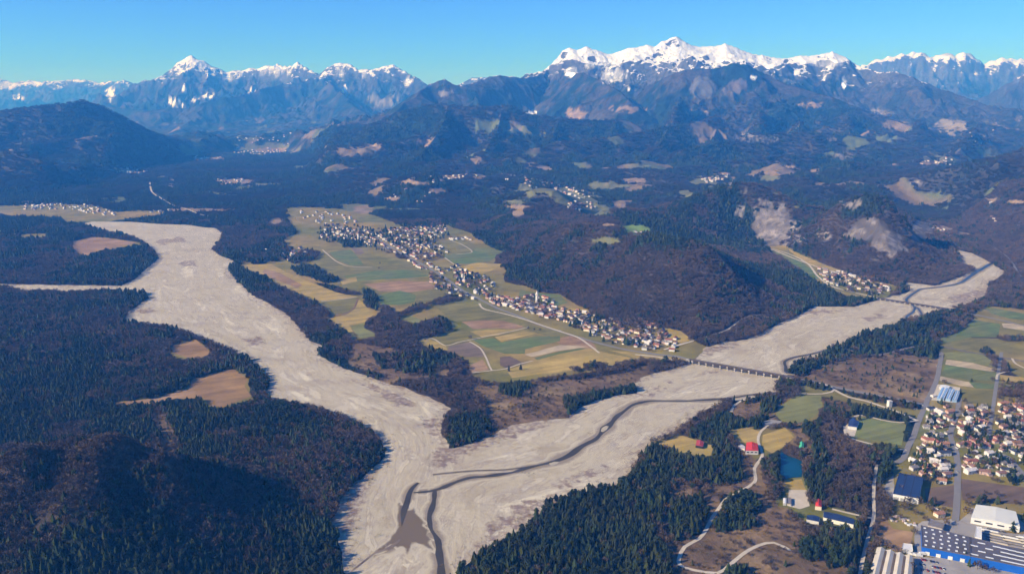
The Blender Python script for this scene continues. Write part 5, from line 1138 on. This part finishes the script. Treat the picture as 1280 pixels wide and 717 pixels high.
VILL = [ # polygon in the picture, how many, spacing m, roofs, as things, words
 ('V4', [(702,386),(720,388),(760,398),(778,402),(800,400),(826,410),(838,426),(826,438),(806,437),(775,430),(745,420),(718,408),(700,398)], 105, 13, 'at the near end of the strip village', True),
 ('V2', [(540,332),(568,330),(590,340),(612,346),(618,358),(600,366),(640,374),(660,376),(655,386),(630,384),(600,378),(575,370),(548,362),(535,350)], 85, 14, 'in the middle of the strip village', True),
 ('V3', [(645,372),(675,368),(695,380),(700,392),(690,396),(668,392),(650,384)], 32, 13, 'around the white bell tower', True),
 ('V23', [(598,364),(640,374),(700,388),(702,402),(655,390),(600,374)], 46, 12, 'between', True), ('V12', [(498,312),(530,326),(548,338),(530,338),(500,320)], 16, 13, 'between', True), ('V45', [(826,412),(845,420),(852,436),(838,440)], 8, 14, 'end', True),
 ('V1', [(402,285),(430,285),(470,290),(500,285),(540,280),(560,282),(558,292),(545,300),(560,315),(540,322),(510,322),(485,312),(450,303),(420,300),(400,297)], 230, 15, 'in the old village', False),
 ('V1b', [(370,262),(420,266),(460,276),(420,282),(385,282)], 30, 25, 'above', False),
 ('V1c', [(350,318),(380,308),(386,316),(365,328)], 14, 16, 'grove', False),
 ('V5', [(1022,336),(1040,338),(1075,345),(1110,352),(1118,362),(1095,368),(1060,362),(1030,352)], 62, 14, 'in the hamlet beside the upper right river', False),
 ('V6', [(625,218),(660,222),(700,232),(735,240),(742,248),(720,262),(705,258),(700,245),(670,236),(630,226)], 85, 18, '', False),
 ('V6b', [(708,252),(740,250),(745,262),(720,264),(708,258)], 30, 16, '', False),
 ('V7', [(30,256),(70,254),(110,256),(140,262),(145,270),(120,268),(90,262),(60,262),(30,262)], 70, 22, '', False),
 ('V8', [(140,211),(160,208),(190,212),(170,218),(145,218)], 30, 30, '', False), ('V8b', [(240,196),(275,194),(290,200),(250,203)], 14, 40, '', False),
 ('V8c', [(285,182),(330,179),(365,182),(360,190),(300,192)], 60, 35, '', False), ('V8d', [(270,222),(320,220),(315,232),(275,232)], 24, 30, '', False),
 ('V9', [(1150,200),(1190,198),(1200,206),(1160,210)], 22, 30, '', False), ('V9b', [(1210,168),(1245,168),(1245,172),(1212,172)], 16, 40, '', False),
 ('V9c', [(872,224),(910,218),(908,224),(880,230)], 26, 20, '', False), ('V9d', [(1228,248),(1250,248),(1248,253),(1230,253)], 6, 25, '', False), ('V9e', [(1160,282),(1195,290),(1190,296),(1165,288)], 12, 20, '', False),
 ('V10', [(484,247),(530,228),(545,232),(500,248)], 16, 26, '', False), ('V10b', [(545,222),(600,216),(600,222),(560,226)], 14, 26, '', False), ('V11', [(0,290),(20,285),(25,296),(0,298)], 10, 20, '', False), ('V12', [(300,318),(330,310),(335,316),(308,322)], 12, 18, '', False), ('V13', [(186,262),(215,262),(215,267),(186,266)], 8, 24, '', False), ('V14', [(790,290),(802,290),(802,294),(790,294)], 4, 12, '', False), ('V15', [(560,297),(585,296),(590,300),(565,301)], 9, 14, '', False), ('V16', [(930,238),(1140,246),(1140,250),(1100,250)], 0, 14, '', False), ('V17', [(666,384),(668,384),(668,386)], 0, 9, '', False)]
farV, farF, farM = [], [], []
FARMATS = [WALLM['white'], WALLM['cream'], WALLM['pink'], ROOFM['brown'], ROOFM['red'], ROOFM['grey'], ROOFM['pale']]
main_road = smooth_line([G(*p) for p in ROADS[0][4]], 20)
n_near = len(TOWNH)
for vn, poly, cnt, sp_, words, things in VILL:
    a = np.array(poly, float); got = 0; tries = 0
    loc = []
    while got < cnt and tries < cnt * 60:
        tries += 1
        q = RNG.uniform(a.min(0), a.max(0))
        if not in_poly(np.array([q[0]]), np.array([q[1]]), poly)[0]: continue
        # stand on the land where the sight line meets it
        Y = G(*q)[1]
        for _ in range(6):
            h_ = float(hq(np.array([AT(q[0], q[1], Y)[0]]), np.array([Y]))[0]); Y2 = G(q[0], q[1], min(h_, EYE - 60))[1]; Y = 0.5 * Y + 0.5 * Y2
        x = AT(q[0], q[1], Y)[0]
        if any((x - u) ** 2 + (Y - v) ** 2 < sp_ ** 2 for u, v in loc): continue
        if dist_poly(np.array([x]), np.array([Y]), main_road, False)[0] < 11: continue
        loc.append((x, Y)); got += 1
        i = int(RNG.choice([0, 1, 2, 3, 4, 0, 1])); wc = RNG.choice(['white', 'white', 'white', 'cream', 'pink']); rc = RNG.choice(['brown', 'brown', 'red', 'grey', 'pale', 'brown', 'grey', 'dark', 'orange'] if things else ['brown', 'red', 'grey', 'pale'])
        rz = R(RNG.choice([-25, 65, -30, 60]) + RNG.uniform(-14, 14))
        if things and n_near < 300:
            n_near += 1
            wn = {'white': 'white', 'cream': 'cream', 'pink': 'pinkish'}[wc]
            wh_ = whr(*q); sz = HSZ[i]
            put_house(float(x), float(Y), float(rz), i, wc, rc, f'{sz}{wn} house, {RN[rc]} roof, {wh_}', f'{sz}{wn} houses, {RN[rc]} roofs, {wh_}', 0, 0.8)
        else:
            z = float(hq(np.array([x]), np.array([Y]))[0]); c, s = math.cos(rz), math.sin(rz); k_ = 0.85 if Y < 4000 else 1.15
            wi = {'white': 0, 'cream': 1, 'pink': 2}[wc]; ri = {'dark': 5, 'brown': 3, 'red': 4, 'grey': 5, 'pale': 6, 'orange': 4}[rc]
            for (V, F), mi in ((HS[i][0], wi), (HS[i][1], ri)):
                k = len(farV)
                farV += [(x + (p[0] * c - p[1] * s) * k_, Y + (p[0] * s + p[1] * c) * k_, z + p[2] * k_) for p in V]; farF += [tuple(k + j for j in f) for f in F]; farM += [mi] * len(F)
me = mesh('far_village_houses', farV, farF, FARMATS); me.polygons.foreach_set('material_index', farM)
tag(obj('far_village_houses', me), 'small white and red roofed houses of the farther villages', None, None, 'stuff')

# ------------------------------------------------------------------ bell towers
def tower(px, py, h, label, rc='brown'):
    x, y = G(px, py); t = empty('bell_tower', (x, y, 0), R(-28)); tag(t, label, 'bell tower')
    obj('shaft', boxm('tower_shaft', 5, 5, h * 0.78, WALLM['white'], -1), t)
    b = obj('belfry', boxm('belfry', 5.6, 5.6, h * 0.12, WALLM['cream'], h * 0.77), t)
    obj('opening', boxm('belfry_opening', 1.8, 5.8, h * 0.07, M_DARK, h * 0.79), b)
    V = [(-3.1, -3.1, h * 0.885), (3.1, -3.1, h * 0.885), (3.1, 3.1, h * 0.885), (-3.1, 3.1, h * 0.885), (0, 0, h * 1.25)]
    obj('spire', mesh('spire', V, [(0, 1, 4), (1, 2, 4), (2, 3, 4), (3, 0, 4), (3, 2, 1, 0)], [ROOFM[rc]]), t)
tower(671, 378, 24, 'tall white bell tower above the middle of the strip village', 'pale')
tower(578, 350, 22, 'white bell tower among houses where the strip village bends')
tower(448, 299, 24, 'white bell tower of the old village')
x, y = G(1111.5, 508); t = empty('tower_house', (x, y, 0), R(14)); tag(t, 'white tower-like block beside the pale lane above the pitch', 'tower')
obj('walls', boxm('tower_walls', 6, 6, 11, WALLM['white'], -1), t); obj('roof', boxm('tower_roof', 6.8, 6.8, 0.6, ROOFM['pale'], 10.02), t)

# ------------------------------------------------------------------ bridges
M_STEEL = mat('dark_steel', (0.055, 0.042, 0.038), 0.7, 0.15, 0.2); M_CONC = mat('bridge_concrete', (0.42, 0.38, 0.34), 0.9, 0.12, 0.2)
def bridge(p0, p1, spans, z, width, gh, label):
    a = np.array(G(*p0, z)); b = np.array(G(*p1, z)); d = b - a; L = float(np.hypot(*d)); rz = math.atan2(d[1], d[0])
    t = empty('girder_bridge', (float(a[0]), float(a[1]), 0), rz); tag(t, label, 'bridge')
    def B(name, lx, ly, lz, cx, cy_, z0, m, par=t): o = obj(name, boxm(name, lx, ly, lz, m), par, (cx, cy_, z0)); return o
    B('deck', L + 16, width, 0.8, L / 2, 0, z, M_RAIL)
    for s in (-1, 1): B('parapet', L + 16, 0.35, 1.1, L / 2, s * (width / 2 + 0.18), z + 0.25, M_STEEL)
    sl = L / spans
    g = boxm('girder', sl * 0.86, 0.7, gh, M_STEEL); pr = boxm('pier', 1.8, width * 0.9, z - 0.1 + 3, M_CONC); cap = boxm('pier_cap', 3.4, width + 2.2, gh * 0.6, M_CONC)
    for i in range(spans):
        for s in (-1, 1): obj('girder', g, t, (sl * (i + 0.5), s * (width / 2 + 0.75), z - gh + 0.5))
    for i in range(spans + 1):
        po = obj('pier', pr, t, (sl * i, 0, -3)); obj('pier_cap', cap, po, (0, 0, z - gh * 0.65 + 3 - 0.3))
    for s, xx in ((-1, -9), (1, L + 9)): B('abutment', 8, width + 3, z + 0.6, xx, 0, -1, M_CONC)
bridge((866, 449.8), (984, 470.3), 13, 7, 6.5, 3.6, 'long road bridge with dark girders across the right river')
bridge((1101, 373), (1183, 385.5), 13, 4.5, 5, 2.0, 'farther dark girder bridge beside the hamlet in the right river')

# ------------------------------------------------------------------ large buildings
def box_between(name, corners, h, wall, roof, label, cat, parapet=0.8, extra=None):
    """flat roofed building standing on four surveyed ground corners (photo pixels, roof corners surveyed at height h)"""
    P = [np.array(G(a, b, h)) for a, b in corners]; c = sum(P) / 4
    t = empty(name, (float(c[0]), float(c[1]), 0)); tag(t, label, cat)
    V = [(*(p - c), -1) for p in P] + [(*(p - c), h) for p in P]
    obj('walls', mesh('walls', V, [(0, 1, 5, 4), (1, 2, 6, 5), (2, 3, 7, 6), (3, 0, 4, 7)], [wall]), t)
    Q = [(p - c) * 1.012 for p in P]
    V = [(*q, h) for q in Q] + [(*q, h + parapet) for q in Q] + [(*((p - c) * 0.985), h + parapet) for p in P] + [(*((p - c) * 0.985), h + 0.3) for p in P]
    F = []
    for i in range(4):
        j = (i + 1) % 4; F += [(i, j, 4 + j, 4 + i), (4 + i, 4 + j, 8 + j, 8 + i), (8 + i, 8 + j, 12 + j, 12 + i)]
    F += [(12, 13, 14, 15), (3, 2, 1, 0)]
    rf = obj('roof', mesh('flat_roof', V, F, [roof]), t)
    return t, rf, c, P
def lerp2(P, u, v):   # P: near-left, near-right, far-right, far-left
    a = P[0] * (1 - u) + P[1] * u; b = P[3] * (1 - u) + P[2] * u; return a * (1 - v) + b * v
M_BLUE = mat('blue_cladding', (0.012, 0.10, 0.42), 0.5, 0.1, 0.1); M_ROOFD = mat('dark_flat_roof', (0.115, 0.105, 0.125), 0.8, 0.12, 0.05, col2=(0.09, 0.085, 0.10), scale2=0.03)
M_NAVY = mat('navy_panels', (0.022, 0.03, 0.075), 0.35, 0.12, 0.06, spec=0.5); M_WSH = mat('white_sheet', (0.66, 0.64, 0.60), 0.6, 0.08, 0.1); M_SKYL = mat('skylight', (0.62, 0.64, 0.66), 0.3, 0.05, 0.3, spec=0.5)
M_BEIGE = mat('beige_sheet', (0.56, 0.49, 0.39), 0.7, 0.1, 0.08, col2=(0.5, 0.45, 0.37)); M_CRM = mat('cream_sheet', (0.64, 0.62, 0.54), 0.7, 0.08, 0.08)
def angle_of(P): d = P[1] - P[0]; return math.atan2(d[1], d[0])
# blue walled factory
ft, fr, c, P = box_between('factory', [(1153,683),(1213,694.5),(1212,671),(1151.5,656.5)], 9, M_BLUE, M_ROOFD, 'blue walled factory hall with dark roof and rows of skylights', 'factory')
sk = boxm('skylight', 2.4, 1.7, 0.9, M_SKYL)
for iu in range(6):
    for iv in range(5):
        q = lerp2(P, (iu + 0.45 + 0.15 * (iv % 2)) / 6.2, (iv + 0.5) / 5) - c
        obj('skylight', sk, fr, (float(q[0]), float(q[1]), 9.29), angle_of(P))
for u in (0.12, 0.35, 0.6, 0.85):
    q = lerp2(P, u, 0) - c; d = P[1] - P[0]; nrm = np.array([d[1], -d[0]]) / np.hypot(*d)
    obj('loading_door', boxm('loading_door', 4.5, 0.5, 4.2, M_WSH), ft, (float(q[0] + nrm[0] * 0.2), float(q[1] + nrm[1] * 0.2), 0), angle_of(P))
ft, fr, c, P = box_between('factory', [(1213.5,694.8),(1330,719),(1330,700),(1212.5,671.2)], 9, M_BLUE, M_ROOFD, 'long rear wing of the blue walled factory with strip skylights at the right edge', 'factory')
st = boxm('strip_skylight', 7.5, 1.3, 0.6, M_SKYL)
for iu in range(12):
    for iv in range(4):
        if iu < 4 and (iu + iv) % 2: continue
        q = lerp2(P, (iu + 0.5) / 12, (iv + 0.5) / 4.3) - c; obj('skylight', st, fr, (float(q[0]), float(q[1]), 9.29), angle_of(P))
# long strips of stacked stock beside the factory
M_STK = mat('stacked_steel', (0.24, 0.22, 0.22), 0.6, 0.3, 0.2)
for r_ in range(8):
    x0, y0 = G(1233 + r_ * 2.2, 664.5 + r_ * 3.9); 
    for k in range(3):
        x, y = G(1238 + r_ * 3 + k * 22, 664.5 + r_ * 4.0 + k * 4.4)
        t = empty('stock_row', (x, y, 0), angle_of(P)); tag(t, 'low long row of stacked grey stock in the yard behind the factory wing', 'stack', 'rows of stock in the factory yard')
        obj('pallet_base', boxm('pallet_base', 21, 2.0, 0.4, M_DARK, 0.5), t); obj('bundle', boxm('bundle', 20, 1.6, 1.6, random.choice([M_STK, M_WSH, M_STK, M_BEIGE]), 0.9), t)
# small wing at the factory corner
box_between('workshop', [(1160,656),(1178,660.5),(1181,654),(1162,647.5)], 6, M_CONC, ROOFM['grey'], 'small grey workshop at the upper corner of the blue factory', 'workshop')
box_between('silo_block', [(1219,671),(1227,673),(1227,659),(1220,658)], 9, M_WSH, M_WSH, 'white upright block in the yard right of the blue factory', 'silo')
# white hall
def hall(name, corners, h, rise, wall, roof, label, cat, bays=1, gutter=None, rows=None, doors=0):
    P = [np.array(G(a, b, h)) for a, b in corners]; c = sum(P) / 4
    t = empty(name, (float(c[0]), float(c[1]), 0)); tag(t, label, cat)
    n = bays
    wv = [(*(p - c), -1) for p in P] + [(*(p - c), h) for p in P]
    wf = [(0, 1, 5, 4), (1, 2, 6, 5), (2, 3, 7, 6), (3, 0, 4, 7)]
    obj('walls', mesh('walls', wv, wf, [wall]), t)
    for b in range(n):
        u0, u1 = b / n, (b + 1) / n
        um = (u0 + u1) / 2
        def q(u, v, z): r_ = lerp2(P, u, v) - c; return (float(r_[0]), float(r_[1]), z)
        V = [q(u0, -0.01, h + .02), q(um, -0.01, h + rise), q(u1, -0.01, h + .02), q(u0, 1.01, h + .02), q(um, 1.01, h + rise), q(u1, 1.01, h + .02)]
        ro = obj('roof', mesh('pitched_roof', V, [(0, 1, 4, 3), (1, 2, 5, 4), (0, 2, 1), (3, 4, 5), (0, 3, 5, 2)], [roof]), t)
        if gutter and b < n:
            w_ = 0.12 / n
            V = [q(u1 - w_, 0.01, h + .25), q(u1 + (w_ if b < n - 1 else 0), 0.01, h + .25), q(u1 + (w_ if b < n - 1 else 0), 0.97, h + .25), q(u1 - w_, 0.97, h + .25)]
            V2 = [(a, b_, z + rise * 0.28) for a, b_, z in V]
            obj('gutter', mesh('valley_gutter', V + V2, [(0, 1, 5, 4), (1, 2, 6, 5), (2, 3, 7, 6), (3, 0, 4, 7), (4, 5, 6, 7)], [gutter]), t)
    d = P[1] - P[0]; nr = np.array([d[1], -d[0]]) / np.hypot(*d)
    for k in range(doors):
        r_ = lerp2(P, (k + 0.6) / (doors + 0.2), 0) - c + nr * 0.15
        obj('window', boxm('ribbon_window', np.hypot(*d) / doors * 0.55, 0.4, 1.6, M_DARK), t, (float(r_[0]), float(r_[1]), h * 0.45), math.atan2(d[1], d[0]))
    return t, c, P
hall('white_hall', [(1214,646),(1275,657.5),(1270,639),(1220,630)], 8, 1.6, M_WSH, M_CRM, 'long white hall with pale roof right of the town road', 'hall', doors=4)
# navy roofed warehouse
t, rf, c, P = box_between('warehouse', [(1116.5,616.5),(1148.5,622.5),(1154,597),(1124,591)], 8, M_WSH, M_NAVY, 'big warehouse with navy blue roof and white front', 'warehouse')
d = P[1] - P[0]
for u in (0.14, 0.38, 0.62, 0.86):
    q = lerp2(P, u, 0) - c; obj('gate', boxm('warehouse_gate', 5, 0.5, 4, mat('gate_grey', (0.3, 0.3, 0.3))), t, (float(q[0]), float(q[1]) - 0.2, 0), angle_of(P))
for u in (0.33, 0.66):
    a = lerp2(P, u, 0.02) - c; b = lerp2(P, u, 0.98) - c; m_ = (a + b) / 2; L = float(np.hypot(*(b - a)))
    obj('ridge_strip', boxm('ridge_strip', L, 0.5, 0.25, M_STEEL), rf, (float(m_[0]), float(m_[1]), 8.3), math.atan2(*(b - a)[::-1]))
# beige long sheds at the bottom edge
hall('long_sheds', [(1080,740),(1139,744),(1143,697),(1096,684)], 7, 2.4, M_BEIGE, M_BEIGE, 'beige factory sheds with four parallel pitched roofs at the bottom edge', 'shed', bays=4, gutter=mat('gutter_brown', (0.12, 0.09, 0.07)), doors=0)
box_between('white_container_store', [(1127,686),(1141,688),(1140,680),(1129,679)], 3.5, M_WSH, M_WSH, 'white flat store beside the beige sheds', 'store')
for k, (a, b) in enumerate([(1137,693),(1142,694),(1147,695),(1152,693)]):
    x, y = G(a, b); t = empty('delivery_truck', (x, y, 0), R(-14 + k * 4)); tag(t, ['white truck at the corner of the beige sheds', 'white truck second from the beige sheds', 'white truck third from the beige sheds', 'white truck nearest the blue factory wall'][k], 'truck')
    obj('cargo_box', boxm('cargo_box', 6, 2.4, 2.6, M_WSH, 0.9), t); obj('cab', boxm('cab', 1.9, 2.3, 2.0, M_WSH, 0.6), t, (4.1, 0, 0)); obj('windscreen', boxm('windscreen', 0.12, 2.0, 0.8, M_DARK, 1.6), t, (5.1, 0, 0))
    wh = mesh('wheel', *(lambda V, F: (rod(V, F, (0, -0.15, 0.5), (0, 0.15, 0.5), 0.5, 0.5, 10), (V, F))[1])([], []), [M_DARK])
    for wx in (-2, 4):
        for wy in (-1.1, 1.1): obj('wheel', wh, t, (wx, wy, 0))
# long dark shed and its small neighbour
hall('long_shed', [(1029,646),(1067,655),(1068,648),(1029.5,638.5)], 5, 1.2, M_CRM, M_NAVY, 'long low shed with dark blue roof in the wood', 'shed')
hall('small_shed', [(1008,648.5),(1023.5,651.5),(1025,645.5),(1009,643)], 4.5, 1.2, WALLM['white'], M_NAVY, 'small white shed with dark roof left of the long shed', 'shed')
M_RED = mat('bright_red_roof', (0.55, 0.045, 0.04), 0.6, 0.12, 0.2)
hall('lodge', [(932,562.5),(948,563),(947,554),(933,552.5)], 6, 2.0, WALLM['white'], M_RED, 'lodge with bright red roof on the tan lawn', 'lodge', doors=3)
hall('lodge_annex', [(922,558.5),(931,561.5),(931.5,557.5),(923,553.5)], 3.5, 0.8, WALLM['cream'], ROOFM['pale'], 'cream annex left of the red roofed lodge', 'annex')
hall('red_shed', [(869.5,556),(879,557.5),(880,552),(871,549.5)], 4, 1.5, M_DARK, mat('dull_red_roof', (0.33, 0.05, 0.06), 0.8), 'dull red shed on the tan clearing near the gravel bed', 'shed')
hall('red_barn', [(1019,632),(1027,633),(1027,625),(1020,624)], 5, 1.8, WALLM['cream'], M_RED, 'small barn with red roof right of the lake yard', 'barn')
hall('white_cabin', [(979,628.5),(983,628.5),(983,622),(979,622)], 3, 0.5, WALLM['white'], M_WSH, 'tall white cabin below the blue lake', 'cabin')
box_between('grey_shelter', [(984,629),(989,630),(989,622),(984,621.5)], 2.6, M_CONC, ROOFM['grey'], 'grey roofed shelter right of the white cabin', 'shelter')
hall('green_tent', [(998.5,560),(1005,561),(1005,553),(1000,551.5)], 3, 1.6, mat('green_canvas_wall', (0.10, 0.3, 0.18)), mat('green_canvas', (0.08, 0.42, 0.22), 0.8), 'green tent roof above the blue lake', 'tent')
hall('lake_pavilion', [(994,565),(1008,564.5),(1009,560),(996,560.5)], 3, 0.6, WALLM['white'], ROOFM['pale'], 'pale pavilion between the green tent and the lake', 'pavilion')
hall('club_house', [(1060,532),(1071,533.5),(1074,526),(1062,523.5)], 5, 1.4, WALLM['white'], mat('blue_dark_roof', (0.03, 0.05, 0.14), 0.6), 'club house with dark blue roof at the left end of the pitch', 'club house')
# glasshouses
M_GLS = mat('glasshouse_glass', (0.28, 0.40, 0.56), 0.25, 0.15, 0.15, spec=0.6)
for k, (a, lb) in enumerate([([(1171,497),(1180,498),(1186,485.5),(1177,484)], 'leftmost blue glasshouse with pale frame'), ([(1182,498),(1188,499),(1194,487),(1187,485.5)], 'middle blue glasshouse with pale frame'), ([(1190,499.5),(1196,500),(1200,489),(1195,487.5)], 'rightmost blue glasshouse with pale frame')]):
    hall('glasshouse', a, 4, 1.2, M_GLS, M_GLS, lb + ' beside the road', 'glasshouse', bays=2, gutter=M_WSH)
hall('packing_shed', [(1174,483.5),(1186,485),(1188,482),(1176,480.5)], 4, 1, WALLM['white'], M_WSH, 'white packing shed behind the glasshouses', 'shed')
# stone yard blocks
for k in range(26):
    a = 1112 + random.random() * 32; b = 641.5 + (a - 1112) * 0.33 + random.random() * 9
    x, y = G(a, b); t = empty('building_material_pile', (x, y, 0), R(random.uniform(-20, 20))); tag(t, 'small pale pile of building material in the yard above the tan field', 'pile', 'piles of building material')
    obj('load', boxm('load', random.uniform(2, 4), random.uniform(1.5, 3), random.uniform(.8, 2), random.choice([M_WSH, WALLM['pink'], M_STK, M_BEIGE]), 0.25), t); obj('pallet', boxm('pallet', 2.8, 2.2, 0.24, M_STK), t)
# parked cars
CARC = {'white': (0.7, 0.7, 0.7), 'silver': (0.4, 0.41, 0.42), 'dark': (0.03, 0.03, 0.035), 'red': (0.4, 0.03, 0.03), 'blue': (0.04, 0.09, 0.3)}
CARM = {k: mat(k + '_car_paint', v, 0.35, 0.03, 1, spec=0.5) for k, v in CARC.items()}
bodyV = [(-2.1, -.85, .35), (2.1, -.85, .35), (2.1, .85, .35), (-2.1, .85, .35), (-2.1, -.85, .95), (2.1, -.85, .85), (2.1, .85, .85), (-2.1, .85, .95)]
cabV = [(-1.7, -.78, .9), (1.1, -.78, .9), (1.1, .78, .9), (-1.7, .78, .9), (-1.3, -.66, 1.45), (.4, -.66, 1.45), (.4, .66, 1.45), (-1.3, .66, 1.45)]
BF = [(0, 1, 5, 4), (1, 2, 6, 5), (2, 3, 7, 6), (3, 0, 4, 7), (4, 5, 6, 7), (3, 2, 1, 0)]
CARB = {k: mesh(k + '_car_body', bodyV, BF, [m]) for k, m in CARM.items()}; CABM = mesh('car_cabin', cabV, BF, [M_DARK])
_v, _f = [], []; rod(_v, _f, (0, -0.12, 0.33), (0, 0.12, 0.33), 0.33, 0.33, 10); CWH = mesh('car_wheel', _v, _f, [M_DARK])
def car(px, py, rz, col, where):
    x, y = G(px, py); t = empty('parked_car', (x, y, 0.28), rz); tag(t, f'{col} car parked {where}', 'car', f'{col} cars parked {where}')
    obj('body', CARB[col], t); obj('cabin', CABM, t)
    for wx in (-1.3, 1.3):
        for wy in (-.8, .8): obj('wheel', CWH, t, (wx, wy, 0))
for r_ in range(3):
    for k in range(9):
        if random.random() < 0.25: continue
        car(1149 + k * 3.6 + r_ * 1.5, 698.5 + r_ * 6.5 + k * 0.75, R(75), random.choice(list(CARC)), 'in the grey car park below the blue factory')
for k in range(6): car(952 + k * 4.2, 531.5 - abs(k - 2.5) * .5, R(80), random.choice(list(CARC)), 'on the round gravel place by the lodge')
for k in range(7): car(1234 + k * 3.6, 661 + k * 0.75, R(80), random.choice(['dark', 'silver', 'blue']), 'in front of the long white hall')
for a, b in ((1196,560),(1197,590),(1153,506),(1172,458),(1220,516),(700,413),(560,349),(930,462),(1080,492)):
    car(a, b, R(random.uniform(0, 180)), random.choice(['white', 'silver']), 'standing on the road')
# garden trees of the town and scattered field trees: things of their own
GT = [(1060+a/5.818, 477+b/5.818) for a, b in [(620,690),(770,265),(820,215),(1010,440),(410,430),(425,400),(850,160),(705,175),(1100,430),(1190,600),(1040,250),(560,560),(620,500),(950,420),(1270,570),(870,330),(790,420),(725,330),(1170,440),(1060,600),(980,610),(1180,150),(835,580),(1085,300),(1005,380),(560,330)]]
GT += [(1060+a/5.818, 594+b/5.818) for a, b in [(625,5),(870,165),(1000,140),(1080,150),(480,430),(750,600),(850,620),(880,660),(940,680),(990,690),(710,365),(1060,705),(620,205)]]
GT += [(527,337),(569,376),(588,424),(537,343),(660,412),(668,413),(675,414),(460,365),(530,330),(474,336),(475,330),(636,464),(651,462)]
for k, (a, b) in enumerate(GT):
    x, y = G(a, b); kd = 'con' if k in (0, 1, 3, 4, 5, 31, 32, 33, 39, 50, 51) else 'bare'; h = random.uniform(7, 12) * (1.2 if kd == 'con' else 1)
    t = empty(KIND[kd][0], (x, y, -0.1), random.uniform(0, 6)); t.scale = (h, h, h)
    wh_ = 'in the gardens of the town at the right' if k < 39 else 'standing alone in the open plain'
    wl = ('garden ' if k < 39 else 'lone ') + WORDS[kd][0] + ' ' + (whr(a, b) if k < 39 else wh_)
    tag(t, wl, 'tree', wl)
    j = random.randrange(len(CROWN[kd])); obj('trunk', TRUNK[kd][j], t); obj('crown', CROWN[kd][j], t)

# ------------------------------------------------------------------ air
hz = boxm('haze', 110000, 44000, 1500, bpy.data.materials.new('air'), -60)
hm = hz.materials[0]; hm.use_nodes = True; hm.node_tree.nodes.clear()
pv = hm.node_tree.nodes.new('ShaderNodeVolumePrincipled'); ho = hm.node_tree.nodes.new('ShaderNodeOutputMaterial')
pv.inputs['Density'].default_value = HAZE; pv.inputs['Color'].default_value = HAZE_COLOR; pv.inputs['Absorption Color'].default_value = (1, 1, 1, 1); pv.inputs['Anisotropy'].default_value = 0.0
hm.node_tree.links.new(pv.outputs[0], ho.inputs['Volume'])
ho_ = obj('haze', hz, None, (0, 22000 - 3000, 0)); tag(ho_, 'thin blue air haze filling the valley', None, None, 'stuff')
print('OBJECTS', len(bpy.data.objects))
